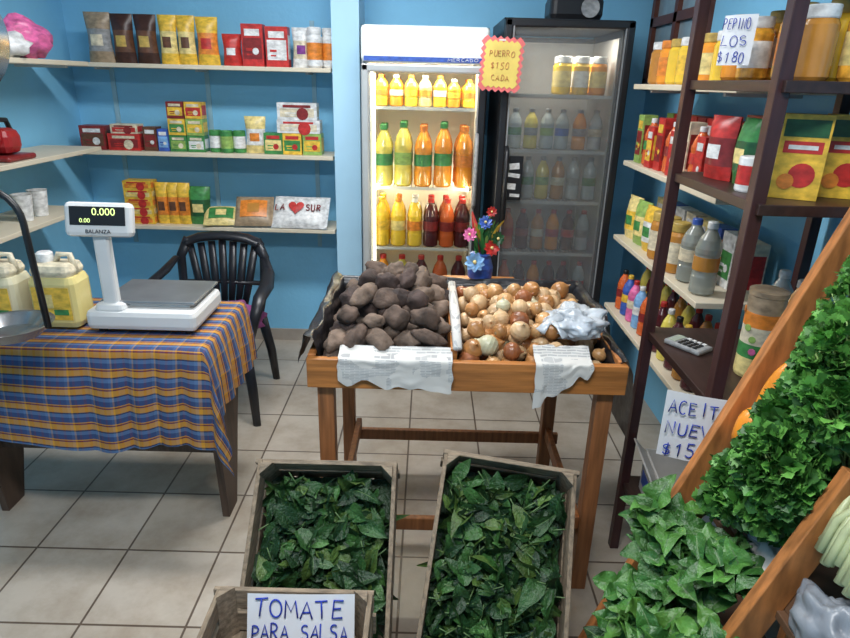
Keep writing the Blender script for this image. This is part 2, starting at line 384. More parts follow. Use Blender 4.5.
def pack(mb,T,w,h,d,m1,m2,m3):
    def f(sg):
        def g(u,v):
            e=(math.sin(math.pi*u)*math.sin(math.pi*v))**.35 if 0<u<1 and 0<v<1 else 0
            return ((u-.5)*w,(v-.5)*h,sg*d/2*e*(1+.15*noise.noise(Vector((u*4,v*4,w*30)))))
        return g
    mb.grid(f(1),14,10,m1,True,T); mb.grid(f(-1),14,10,m1,True,T)
    if m2: mb.grid(lambda u,v:((u-.5)*w*.7,(v-.5)*h*.55,d/2*1.08*(math.sin(math.pi*(u*.7+.15))*math.sin(math.pi*(v*.55+.22)))**.35+.002),8,6,m2,True,T)
    if m3: mb.grid(lambda u,v:((u-.5)*w*.3,(v-.5)*h*.3,d/2*1.08*(math.sin(math.pi*(u*.3+.35))*math.sin(math.pi*(v*.3+.35)))**.35+.004),6,4,m3,True,T)
k=MB(); pack(k,TM(fx(219),ys-.03,z+.055,.15,math.radians(35)),.2,.15,.06,P('lyellow'),P('green'),P('lyellow')); k.obj('pasta_bag')
k=MB(); pack(k,TM(fx(252),ys-.02,z+.085,.1,math.radians(48)),.22,.2,.08,P('tan'),P('orange'),P('amber')); k.obj('cereal_bag')
k=MB(); T=TM(fx(299),ys-.02,z+.085,-.05,math.radians(50)); pack(k,T,.33,.21,.08,P('white'),None,None)
ob=k.obj('flour_bag')
hk=MB(); Th=T@Matrix.Translation((-.02,0.01,.048))
pts=[]
for i in range(24):
    t=2*math.pi*i/24; pts.append((.0032*16*math.sin(t)**3*.9,.0032*(13*math.cos(t)-5*math.cos(2*t)-2*math.cos(3*t)-math.cos(4*t))*.9,0))
hk.add(pts+[(0,0,.002)],[(i,24,(i+1)%24) for i in range(24)],P('red'),False,Th)
hk.M=Th@Matrix.Translation((0,0,-.003))@Matrix.Rotation(-math.pi/2,4,'X')
hand(hk,'LA',-.125,-.02,.04,.06,P('dred'),.0035,y=.0); hand(hk,'SUR',.06,-.02,.04,.09,P('dred'),.0035,y=.0)
hk.obj('heart_print',parent=ob)

k=MB(); k.blob((-1.83,3.0,1.78),(.1,.13,.078),P('pink'),.25,2.5,nu=22,nv=14,seed=3,amp2=.08); k.blob((-1.8,2.87,1.75),(.07,.07,.05),P('white'),.25,2.5,seed=5)
k.obj('candy_bag')
k=MB(); redp=mk('red_enamel',(.33,.012,.015),.35,coat=.3)
x,y,z=-1.86,2.78,1.281
k.rbox((x,y,z+.012),(.16,.2,.024),P('dred'),.01); k.rbox((x,y,z+.08),(.12,.12,.11),redp,.035)
k.rbox((x,y-.12,z+.10),(.09,.14,.08),redp,.03); k.tube([(x,y-.05,z+.13),(x,y-.02,z+.17),(x,y+.05,z+.165),(x,y+.07,z+.12)],.011,P('black'))
k.lathe([(.03,0),(.03,.02)],(0,0,0),P('black'),14,M=TM(x,y-.19,z+.10)@Matrix.Rotation(math.pi/2,4,'X'))
k.obj('kitchen_mixer')
k=MB()
for i,(yy) in enumerate((2.95,2.83)):
    k.lathe([(.032,0),(.043,.12),(.045,.122),(.04,.118),(.03,.006)],(-1.86,yy,1.001),P('white'),18)
k.obj('plastic_cups')

# ---------------------------------------------------------------- refrigerators
def fridge(name,x0,x1,yf,H,bodym,inm,doorm,head,headm,glassm,shelves,trimm):
    root=bpy.data.objects.new(name,None); sc.collection.objects.link(root); root.location=((x0+x1)/2,yf+.3,0)
    yb=YB-.02; w=x1-x0; cx=(x0+x1)/2
    mb=MB()
    for xx in(x0+.02,x1-.02): mb.box((xx,(yf+.05+yb)/2,H/2+.03),(.04,yb-yf-.05,H-.06),bodym)
    mb.box((cx,(yf+.05+yb)/2,H-.02),(w,yb-yf-.05,.04),bodym)
    mb.box((cx,(yf+.05+yb)/2,.17),(w,yb-yf-.05,.22),bodym)
    mb.box((cx,yb-.015,H/2),(w,.03,H-.1),bodym)
    for xx in(x0+.06,x1-.06):
        for yy in(yf+.12,yb-.06): mb.lathe([(.02,0),(.02,.06)],(xx,yy,0),P('black'),10)
    if head:
        mb.rbox((cx,yf+.05,H-head/2),(w,.1,head),headm,.02)
    mb.obj(name+'_cabinet',parent=root)
    mb=MB()
    mb.box((cx,yb-.035,H/2+.1),(w-.09,.006,H-.35),inm)
    for xx in(x0+.043,x1-.043): mb.box((xx,(yf+yb)/2+.03,H/2+.1),(.006,yb-yf-.12,H-.35),inm)
    mb.box((cx,(yf+yb)/2+.03,.285),(w-.08,yb-yf-.12,.01),inm)
    mb.obj(name+'_liner',parent=root)
    mb=MB(); wm=mk('wire_shelf_white',(.6,.6,.58),.35)
    for z in shelves:
        mb.box((cx,yf+.09,z-.005),(w-.1,.006,.016),wm); mb.box((cx,yb-.06,z-.006),(w-.1,.006,.008),wm)
        for i in range(22):
            mb.box((x0+.06+(w-.12)*i/21,(yf+yb)/2+.01,z-.004),(.004,yb-yf-.16,.004),wm)
    mb.obj(name+'_wire_shelves',parent=root)
    mb=MB()
    top=H-head-.005 if head else H-.005; bot=.12; fw=.038; zc=(top+bot)/2
    mb.rbox((x0+fw/2,yf+.02,zc),(fw,.045,top-bot),doorm,.008); mb.rbox((x1-fw/2,yf+.02,zc),(fw,.045,top-bot),trimm,.008)
    mb.rbox((cx,yf+.02,top-fw/2),(w,.045,fw),doorm,.008); mb.rbox((cx,yf+.02,bot+.1),(w,.045,.2),doorm,.008)
    for xx in (x0+fw+.004,x1-fw-.004): mb.box((xx,yf+.001,zc),(.006,.004,top-bot-.05),mk('door_gasket',(.25,.26,.27),.5))
    mb.obj(name+'_door_frame',parent=root)
    mb=MB(); mb.box((cx,yf+.02,(top+bot+.2)/2),(w-2*fw,.006,top-bot-.22),glassm); mb.obj(name+'_door_glass',parent=root)
    return root
gl1=glass('fridge_glass_clear',(.97,.99,.98)); gl2=glass('fridge_glass_dark',(.84,.86,.86),opac=.08,haze=(.75,.78,.8))  # dark door: pale diffuse layer mixed in as a painted grey reflection
inw=mk('fridge_liner_white',(.85,.82,.72),.4,var=.03); ing=mk('fridge_liner_grey',(.5,.48,.45),.4,var=.05)
silv=mk('fridge_silver',(.5,.52,.52),.35,.3,var=.05)
fhead=mk('fridge_header_lit',(.75,.8,.78),.4,var=.04,emit=.1)
F1=fridge('beverage_refrigerator',-.35,.28,3.3,1.9,silv,inw,silv,.17,fhead,gl1,(1.52,1.11,.775,.45),P('black'))
k=MB(); k.box((-.035,3.298,1.748),(.6,.003,.022),P('blue')); k.box((-.035,3.299,1.82),(.54,.002,.09),mk('header_panel_lit',(.9,.84,.68),.4,var=.1,scale=5,emit=.25)); k.obj('header_stripe',parent=F1)
k=MB(); hand(k,'MERCADO',.08,1.742,.014,.15,paper,.0014,y=3.2955); k.obj('header_lettering',parent=F1)
F2=fridge('display_refrigerator',.34,.95,3.2,1.94,P('black'),ing,P('black'),0,None,gl2,(1.6,1.33,1.07,.79,.5),P('black'))
k=MB(); k.tube([(.385,3.195,1.35),(.385,3.16,1.33),(.385,3.16,1.0),(.385,3.195,.98)],.012,P('black')); k.obj('door_handle',parent=F2)
k=MB(); k.box((.43,3.195,1.2),(.085,.004,.22),P('black'))
for a,b,c,d in((0,.06,.05,.03),(.0,.015,.06,.02),(-.01,-.04,.045,.03),(.01,-.085,.05,.015)): k.box((.43+a,3.191,1.2+b),(c,.003,d),P('white'),rot=(0,R(-.3,.3),0))
k.obj('door_sticker',parent=F2)
k=MB(); k.tube([(.24,3.29,1.4),(.24,3.262,1.38),(.24,3.262,1.05),(.24,3.29,1.03)],.011,P('grey')); k.obj('door_handle_left',parent=F1)
def arealight(name,loc,rot,sx,sy,e,col=(1,1,1),parent=None):
    l=bpy.data.lights.new(name,'AREA'); l.shape='RECTANGLE'; l.size=sx; l.size_y=sy; l.energy=e; l.color=col
    o=bpy.data.objects.new(name,l); sc.collection.objects.link(o); o.location=loc; o.rotation_euler=rot
    if parent: o.parent=parent; o.location=Vector(loc)-parent.location
    return o
arealight('fridge_lamp_top',(-.035,3.42,1.71),(math.radians(-20),0,0),.5,.05,5.5,(1,.9,.7),F1)
for sx,xx in((1,-.285),(-1,.215)):
    arealight('fridge_lamp_side',(xx,3.37,1.1),(0,math.radians(-90*sx),0),.04,1.2,4.0,(1,.89,.65),F1)
arealight('fridge2_lamp_top',(.645,3.34,1.88),(math.radians(5),0,0),.4,.05,4.5,(1,.93,.82),F2)
tubm=mk('lamp_tube_glow',(1,.95,.8),.4,var=0,emit=4)
k=MB(); k.tube([(-.29,3.355,.5),(-.29,3.355,1.68)],.008,tubm); k.obj('lamp_tube',parent=F1)
def row(mb,fn,x0,x1,n,ys):
    for yy in ys:
        for i in range(n): fn(mb,x0+(x1-x0)*(i+.5)/n+R(-.004,.004),yy,i)
k=MB()
row(k,lambda m,x,y,i:bottle(m,x,y,1.522,.036,.155 if i<5 else .14,P(['yellowj','orangej','yellowj','lyellow','yellowj','orangej','yellowj'][i]),P(['orange','white'][i%2]),P(['orange','white','yellow'][i%3])),-.3,.24,7,(3.47,3.56))
def b2(m,x,y,i): bottle(m,x,y,1.112,.048,.32+(.015 if i%2 else 0),P(['limej','limej','orangej','orangej','orangej'][i]),P(['green','green','orange','green','orange'][i]),P(['green','lgreen','green','green','orange'][i]),16)
row(k,b2,-.3,.24,5,(3.44,3.56))
def b3(m,x,y,i): bottle(m,x,y,.777,.042,.27,P(['yellowj','yellowj','yellowj','wine','redj','wine'][i]),P(['yellow','orange','white','red','red','red'][i]),P(['yellow','lyellow','orange','dred','dred','dred'][i]),16)
row(k,b3,-.3,.24,6,(3.44,3.55))
row(k,lambda m,x,y,i:bottle(m,x,y,.452,.044,.27,P(['orangej','limej','wine','redj','wine'][i]),P('red'),P(['red','white','dred'][i%3]),14),-.3,.24,5,(3.44,))
k.obj('juice_bottles')
k=MB()
row(k,lambda m,x,y,i:jar(m,x,y,1.602,.04,.18,P(['yellowj','yellow','orangej'][i]),P('white'),P(['lyellow','white','lyellow'][i])),.62,.88,3,(3.34,3.44))
row(k,lambda m,x,y,i:bottle(m,x,y,1.332,.036,.2,P(['clear','limej','clear','clear','orangej','clear'][i]),P('grey'),P(['green','grey','lgreen','blue','grey','cream'][i])),.4,.9,6,(3.38,))
row(k,lambda m,x,y,i:bottle(m,x,y,1.072,.036,.22,P(['amber','clear','limej','amber','clear','clear'][i]),P('grey'),P(['grey','green','lgreen','cream','grey','green'][i])),.4,.9,6,(3.38,))
row(k,lambda m,x,y,i:bottle(m,x,y,.792,.036,.22,P(['redj','wine','amber','orangej','wine','clear'][i]),P('red'),P(['red','dred','cream','red','red','grey'][i])),.4,.9,6,(3.38,))
row(k,lambda m,x,y,i:bottle(m,x,y,.502,.036,.22,P(['redj','wine','orangej','wine','wine','clear'][i]),P('red'),P('red')),.4,.9,6,(3.38,))
k.obj('soda_bottles')
k=MB(); k.rbox((.70,3.45,2.0),(.26,.2,.118),P('black'),.03); k.lathe([(.035,0),(.045,.008),(.02,.004)],(0,0,0),P('grey'),16,M=TM(.76,3.35,2.0)@Matrix.Rotation(math.pi/2,4,'X'))
k.tube([(.6,3.45,2.055),(.6,3.45,2.09),(.8,3.45,2.09),(.8,3.45,2.055)],.008,P('grey')); k.obj('portable_radio')
k=MB(); ya=3.135; zz=[]
hw,hh=.09,.11; nx,ny=6,7
for i in range(nx*2): zz.append((-hw+hw*i/nx, hh+(.012 if i%2 else 0)))
for i in range(ny*2): zz.append((hw+(.012 if i%2 else 0), hh-hh*i/ny))
for i in range(nx*2): zz.append((hw-hw*i/nx, -hh-(.012 if i%2 else 0)))
for i in range(ny*2): zz.append((-hw-(.012 if i%2 else 0), -hh+hh*i/ny))
n=len(zz); Tz=Matrix.Translation((.325,ya,1.73))@Matrix.Rotation(.05,4,'Y')
k.add([(a,0,b) for a,b in zz]+[(0,0,0)],[(i,(i+1)%n,n) for i in range(n)],mk('sign_red',(.75,.16,.16),.6),False,Tz)
k.add([(a*.84,-.002,b*.86) for a,b in zz]+[(0,-.002,0)],[(i,(i+1)%n,n) for i in range(n)],mk('sign_yellow',(.76,.58,.14),.6),False,Tz)
k.box((.325,3.165,1.835),(.03,.065,.006),P('white'))
k.M=Tz; ir=mk('ink_red',(.55,.16,.08)); hand(k,'PUERRO',-.06,.035,.026,.12,ir,.0012,y=-.004); hand(k,'$150',-.05,-.02,.028,.09,ir,.0012,y=-.004); hand(k,'CADA',-.04,-.07,.024,.085,ir,.0012,y=-.004)
k.obj('price_sign')

# ---------------------------------------------------------------- produce table
k=MB(); X0,X1,Y0,Y1=-.35,.61,1.67,2.36; cx=(X0+X1)/2
k.box((cx,Y0+.0125,.825),(X1-X0,.025,.095),tablewood); k.box((cx,Y1-.0125,.845),(X1-X0,.025,.11),tablewood)
for xx in(X0+.0125,X1-.0125): k.box((xx,(Y0+Y1)/2,.83),(.025,Y1-Y0-.052,.095),slant)
for i in range(6): k.box((cx,Y0+.075+i*.108,.79),(X1-X0-.06,.1,.018),tablewood)
for xx,yy in((-.30,1.72),(.56,1.72),(-.31,2.31),(.53,2.31)):
    k.box((xx,yy,.39),(.05,.05,.78),tablewoodz)
k.box((cx+.01,2.345,.21),(.9,.022,.05),tablewoodz); k.box((cx+.01,1.755,.22),(.88,.022,.05),tablewoodz)
for xx in(-.27,.53): k.box((xx,2.02,.27),(.022,.62,.05),tablewoodz)
k.box((.09,2.02,.85),(.02,.62,.1),tablewood)
k.box((.22,2.44,.879),(.3,.14,.018),tablewood); k.box((.22,2.38,.84),(.25,.03,.06),tablewood)
tb=k.obj('produce_table',bevel=.003)
k=MB()
def lin(u,v):
    y=1.69+.68*u; q=v
    prof=[(-.31,.80),(-.315,.87),(-.325,.925),(-.345,.935),(-.362,.89),(-.368,.845)]
    i=min(4,int(q*5)); f=q*5-i; a,b=prof[i],prof[i+1]; x=a[0]+(b[0]-a[0])*f; z=a[1]+(b[1]-a[1])*f
    w=noise.noise(Vector((y*9,q*4,1)))*.014; return (x-abs(w)-.008*(v>.5),y,z+w*1.2)
k.grid(lin,26,15,blackpl)
def lin2(u,v):
    y=1.69+.68*u
    prof=[(.57,.80),(.575,.87),(.59,.915),(.61,.925),(.63,.89),(.638,.80),(.638,.70)]
    i=min(5,int(v*6)); f=v*6-i; a,b=prof[i],prof[i+1]; x=a[0]+(b[0]-a[0])*f; z=a[1]+(b[1]-a[1])*f
    w=noise.noise(Vector((y*9,v*4,5)))*.016; return (x+abs(w),y,z+w*1.2-.08*(u<.4)*v)
k.grid(lin2,26,18,blackpl)
def lin3(u,v):
    x=-.33+.92*u; prof=[(2.32,.82),(2.33,.90),(2.345,.925),(2.365,.92),(2.37,.905)]
    i=min(3,int(v*4)); f=v*4-i; a,b=prof[i],prof[i+1]; y=a[0]+(b[0]-a[0])*f; z=a[1]+(b[1]-a[1])*f
    w=noise.noise(Vector((x*9,v*4,9)))*.012; return (x,y+abs(w)*.3,z+w)
k.grid(lin3,30,12,blackpl)
k.box((cx,2.02,.802),(.9,.62,.004),blackpl)
k.obj('plastic_liner',parent=tb)
pm=[mk('potato_earthy_a',(.1,.065,.048),.85,var=.6,scale=22,bump=.4,bscale=70),mk('potato_earthy_b',(.16,.11,.08),.85,var=.5,scale=22,bump=.4,bscale=70),mk('potato_earthy_c',(.055,.034,.028),.8,var=.6,scale=22,bump=.4,bscale=70)]
k=MB(); random.seed(3)
for z,ix,iy,x0,x1,y0,y1 in((.845,5,8,-.28,.04,1.73,2.28),(.9,5,7,-.27,.045,1.76,2.25),(.945,4,6,-.23,.03,1.82,2.22),(.985,4,4,-.19,.0,1.9,2.18),(1.015,2,2,-.14,-.04,1.98,2.1)):
    for i in range(ix):
        for j in range(iy):
            x=x0+(x1-x0)*(i+.5*(j%2)*.8)/(ix-.5)+R(-.015,.015); y=y0+(y1-y0)*j/(iy-1)+R(-.015,.015)
            L=R(.036,.072); r=R(.027,.042)
            x=max(-.275,min(.045,x))
            k.blob((x,y,z+R(-.01,.014)),(L,r,r*R(.8,1)),random.choice(pm),.17,1.5,(R(-.7,.7),R(-.6,.6),R(0,3.1)),18,12,seed=random.random()*20,amp2=.025)
k.obj('potatoes')
om=[mk('onion_gold',(.42,.19,.06),.36,var=.4,scale=22,coat=.15),mk('onion_tan',(.52,.28,.11),.36,var=.35,scale=22,coat=.15),mk('onion_pale',(.58,.38,.2),.4,var=.3,scale=22,coat=.1),mk('onion_white',(.55,.52,.34),.38,var=.2,scale=14),mk('onion_copper',(.3,.1,.035),.38,var=.4,scale=18,coat=.2)]
rt=mk('onion_root',(.35,.25,.14),.8)
def onion(mb,c,r,mat,rot):
    T=Matrix.Translation(c)@Matrix.Rotation(rot[0],4,'X')@Matrix.Rotation(rot[1],4,'Y')
    sq=R(.85,1.1)
    pr=[(.001,-.93*r),(.35*r,-.9*r),(.72*r,-.68*r),(.95*r,-.3*r),(1.0*r,.05*r),(.9*r,.42*r),(.62*r,.74*r),(.28*r,.93*r),(.13*r,1.1*r),(.09*r,1.3*r),(.001,1.33*r)]
    mb.lathe([(a,b*sq) for a,b in pr],(0,0,0),mat,14,M=T,sy=R(.92,1.05)); mb.lathe([(.16*r,-.98*r*sq),(.2*r,-.9*r*sq)],(0,0,0),rt,8,M=T)
k=MB(); random.seed(5)
for z,ix,iy,x0,x1,y0,y1 in((.845,7,9,.135,.55,1.73,2.29),(.89,7,9,.14,.545,1.74,2.27),(.93,6,6,.17,.5,1.8,2.2),(.96,3,3,.25,.4,1.92,2.1)):
    for i in range(ix):
        for j in range(iy):
            x=x0+(x1-x0)*(i+.5*(j%2))/(ix-.5)+R(-.014,.014); y=y0+(y1-y0)*j/(iy-1)+R(-.014,.014)
            if z>.88 and x>.42 and y<1.95: continue
            onion(k,(x,y,z+R(-.008,.008)),R(.024,.035),random.choice(om[:3]*5+om[3:]+om[4:]*2),(R(-1.6,1.6),R(-1.6,1.6)))
k.obj('onions')
def newsmat():
    m=bpy.data.materials.new('newspaper_print'); m.use_nodes=True; nt=m.node_tree;N=nt.nodes;L=nt.links;b=N['Principled BSDF']
    tc=N.new('ShaderNodeTexCoord'); br=N.new('ShaderNodeTexBrick'); br.inputs['Scale'].default_value=1
    mp=N.new('ShaderNodeMapping'); mp.inputs['Rotation'].default_value=(math.pi/2,0,0)
    L.new(tc.outputs['Object'],mp.inputs[0]); L.new(mp.outputs[0],br.inputs['Vector'])
    br.inputs['Brick Width'].default_value=.03; br.inputs['Row Height'].default_value=.005; br.inputs['Mortar Size'].default_value=.0012
    br.inputs['Color1'].default_value=(.34,.34,.34,1); br.inputs['Color2'].default_value=(.46,.46,.45,1); br.inputs['Mortar'].default_value=(.6,.59,.56,1)
    v=N.new('ShaderNodeTexVoronoi'); v.inputs['Scale'].default_value=18; v.distance='CHEBYCHEV'; L.new(tc.outputs['Object'],v.inputs['Vector'])
    r=N.new('ShaderNodeValToRGB'); r.color_ramp.interpolation='CONSTANT'; r.color_ramp.elements[1].position=.35
    sp=N.new('ShaderNodeSeparateColor'); L.new(v.outputs['Color'],sp.inputs[0]); L.new(sp.outputs[0],r.inputs[0])
    mx=N.new('ShaderNodeMix'); mx.data_type='RGBA'; L.new(r.outputs[0],mx.inputs[0]); mx.inputs[6].default_value=(.62,.6,.56,1); L.new(br.outputs['Color'],mx.inputs[7])
    L.new(mx.outputs[2],b.inputs['Base Color']); b.inputs['Roughness'].default_value=.8; return m
nm=newsmat()
def news(mb,xa,xb,hangl,hangr,inner,sd):
    def f(u,v):
        x=xa+(xb-xa)*u; hang=hangl+(hangr-hangl)*u+.03*noise.noise(Vector((u*6,sd,0)))
        tot=inner+.03+hang; q=v*tot
        w=.004*noise.noise(Vector((u*5,v*5,sd)))
        if q<inner: return (x,1.70+(inner-q)*.8,.885+ (inner-q)*.45+w)
        q-=inner
        if q<.04: return (x,1.70-q,.885-q*.1+w)
        q-=.04
        return (x+w*2,1.658-abs(w)*2-q*.02,.881-q)
    mb.grid(f,24,24,nm)
k=MB(); news(k,-.255,.085,.08,.115,.03,1); k.obj('newspaper_sheet',parent=tb)
k=MB(); news(k,.33,.50,.16,.03,.05,4); k.obj('newspaper_scrap',parent=tb)
k=MB(); k.tube([(.1,1.70,.905),(.1,1.95,.925),(.1,2.3,.92)],[.014,.018,.015],nm,8,.6); k.obj('newspaper_divider',parent=tb)
bagm=mk('plastic_bag_white',(.74,.8,.86),.2,var=.1,scale=12,bump=.8,bscale=26,trans=.35,coat=.3)
k=MB()
k.blob((.48,1.86,.943),(.1,.088,.045),bagm,.22,2.2,(0,0,.4),64,42,seed=2,amp2=.07)
k.tube([(.42,1.83,.965),(.38,1.80,.955),(.355,1.78,.935)],[.03,.012,.022],bagm,12,.5)
k.tube([(.40,1.80,.96),(.41,1.77,.955),(.43,1.75,.93)],[.012,.008,.014],bagm,12,.4)
k.grid(lambda u,v:(.44+.08*u+.01*v,1.783+.01*v-.005*math.sin(u*3.1),.935+.025*v),6,4,P('lblue'))
k.obj('plastic_bag')
k=MB(); x=.22; y=2.44; zb=.889
k.lathe([(.035,0),(.05,.02),(.052,.06),(.04,.1),(.045,.115)],(x,y,zb),P('blue'),18)
zb+=.1
cols=['red','green','lgreen','blue','orange','pink','yellow','lblue']
random.seed(11)
for i in range(40):
    a=R(0,6.28); sp=R(.1,1); d=Vector((math.cos(a)*sp*.42,math.sin(a)*sp*.42,1)); L=R(.07,.2)
    k.leaf((x,y,zb+.0),d,(math.cos(a+2),math.sin(a+2),.2),L,R(.022,.045),P(cols[i%8]) if i%3==0 else P('dgreen' if i%2 else 'green'),stemg,.1,.3)
def flower(cx_,cy_,cz_,r,mat,face):
    f=Vector(face).normalized(); a=f.orthogonal().normalized(); b=f.cross(a)
    for i in range(9):
        q=2*math.pi*i/9; d=a*math.cos(q)+b*math.sin(q)+f*.35
        k.leaf((cx_,cy_,cz_),d,f,r,r*.8,mat,mat,.1,.3,nr=4)
    k.blob(Vector((cx_,cy_,cz_))+f*.01,(r*.2,)*3,P('lyellow'),.1,nu=8,nv=6)
flower(x-.03,y-.08,zb+.0,.042,P('lblue'),(-.1,-1,.3)); flower(x+.035,y-.05,zb+.05,.034,P('red'),(.2,-1,.4))
flower(x-.05,y-.04,zb+.1,.03,P('pink'),(-.4,-1,.4)); flower(x+.01,y,zb+.14,.03,P('blue'),(0,-1,.6)); flower(x+.055,y-.05,zb+.09,.03,P('dgreen'),(.4,-1,.2)); flower(x+.03,y-.02,zb+.19,.022,P('red'),(0,-1,.1))
k.obj('artificial_flower_vase')

# ---------------------------------------------------------------- crates of greens
def crate(name,C,tilt,psi,W,L,D,posts):
    M=Matrix.Translation(C)@Matrix.Rotation(tilt,4,'X')@Matrix.Rotation(psi,4,'Z')
    mb=MB(); mb.M=M; t=.01; h=(D-.02)/2
    for s_ in(-1,1):
        for q in(0,1):
            zc=-h/2-q*(h+.02)
            mb.box((s_*(W/2-t/2),0,zc),(t*1.2,L,h),cratew2)
            mb.box((R(-.004,.004),s_*(L/2-t/2+.002)-.0,zc+R(-.003,.008)),(W+.012,t*1.3,h),cratew,rot=(0,R(-.02,.02),0))
        for s2 in(-1,1):
            mb.add([(s_*(W/2-t),s2*(L/2-t),-D),(s_*(W/2-t-.035),s2*(L/2-t),-D),(s_*(W/2-t),s2*(L/2-t-.035),-D),(s_*(W/2-t),s2*(L/2-t),.012),(s_*(W/2-t-.035),s2*(L/2-t),.012),(s_*(W/2-t),s2*(L/2-t-.035),.012)],
              [(0,1,2),(3,5,4),(0,3,4,1),(1,4,5,2),(2,5,3,0)],cratew)
    n=5
    for i in range(n): mb.box((-W/2+W*(i+.5)/n,0,-D-.004),(W/n-.01,L,.008),cratew2)
    mb.M=Matrix.Identity(4)
    for (xx,yy,zz) in posts: mb.box((xx,yy,zz/2),(.03,.03,zz),cratew)
    for a in range(0,len(posts)-1,2):
        p,q=posts[a],posts[a+1]; mb.box(((p[0]+q[0])/2,p[1],.08),(abs(p[0]-q[0]),.02,.04),cratew)
    return mb.obj(name,bevel=.0015),M
def greens(name,M,W,L,n,zlo,zhi,ymin=-1):
    mb=MB(); mb.M=M
    y0=max(ymin,-L/2+.02)
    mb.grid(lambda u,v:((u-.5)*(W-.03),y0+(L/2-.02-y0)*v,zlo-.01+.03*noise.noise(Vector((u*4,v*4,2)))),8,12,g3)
    for i in range(n):
        x=R(-.5,.5)*(W-.07); y=R(-.5,.5)*(L-.09)
        if y<ymin: y=R(ymin,L/2-.05)
        hgt=.045*noise.noise(Vector((x*9,y*9,n)))
        z=zlo+(zhi-zlo)*random.random()**.8+hgt-.05*(abs(x)/W)
        a=R(0,6.28) ; d=Vector((math.cos(a)*.8,math.sin(a)-.4,R(-.5,.6)))
        Ln=R(.035,.095)
        e=Vector((x,y,z))+d.normalized()*Ln
        if abs(e.x)>W/2-.015: d.x*=-.3
        if abs(e.y)>L/2-.015: d.y*=-.3
        mb.leaf((x,y,z),d,(R(-1.4,1.4),R(-1.4,1.4),1),Ln,Ln*R(.35,.72),random.choice((g1,g1,g2,g3,g3,g3,g4)),rib if i%4==0 else g1,R(.0,1.0),R(.0,.9),.1)
    for i in range(n//16):
        x=R(-.5,.5)*(W-.12); y=R(-.5,.5)*(L-.15); a=R(0,6.28)
        if y<ymin: continue
        mb.tube([(x,y,zlo+.02),(x+.03*math.cos(a),y+.03*math.sin(a),zhi-.02),(x+.06*math.cos(a),y+.06*math.sin(a),zhi-.005)],.0018,rib,5)
    return mb.obj(name)
tilt=math.radians(42); ct,st=math.cos(tilt),math.sin(tilt)
L=.62; random.seed(21)
bx,by,bz=.253,1.52,.64
C=(bx-.04,by-L/2*ct,bz-L/2*st)
ob,M=crate('wooden_crate',C,tilt,math.radians(-8),.38,L,.16,[(.12,1.53,.40),(.39,1.50,.37),(.05,1.24,.14),(.30,1.22,.12)])
greens('spinach_leaves',M,.38,L,1250,-.11,-.01)
bx,by,bz=-.265,1.49,.64; C=(bx,by-L/2*ct,bz-L/2*st)
ob,M=crate('wooden_crate',C,tilt,0,.39,L,.16,[(-.42,1.49,.38),(-.12,1.49,.38),(-.42,1.2,.12),(-.12,1.2,.12)])
greens('chard_leaves',M,.39,L,950,-.11,-.02,ymin=-.1)
ob3,M3=crate('wooden_crate',(-.293,.92,.508),0,0,.37,.46,.13,[(-.44,.72,.36),(-.14,.72,.36),(-.44,.98,.36),(-.14,.98,.36)])
tm=mk('tomato_red',(.4,.03,.015),.3,var=.25,scale=12,coat=.3)
k=MB()
for i in range(5):
    for j in range(4):
        k.blob((-.43+i*.068+R(-.004,.004),.74+j*.062,.407),(.03,.03,.026),tm,.05,1.5,nu=12,nv=8,seed=i+j*.3)
        k.blob((-.43+i*.068,.74+j*.062,.433),(.009,.009,.004),stemg,.3,3,nu=6,nv=4)
k.obj('tomatoes')
k=MB(); Ms=Matrix.Translation((-.272,1.118,.527))@Matrix.Rotation(math.radians(-22),4,'X')@Matrix.Rotation(math.radians(-1),4,'Y')
k.M=Ms
k.grid(lambda u,v:((u-.5)*.25,-.004*math.sin(u*3.1),-.135*(1-v)),10,6,paper)
hand(k,'TOMATE',-.108,-.053,.042,.215,inkblue,.0021,y=-.006)
hand(k,'PARA SALSA',-.114,-.106,.036,.228,inkblue,.0019,y=-.006)
k.obj('tomato_price_sign')

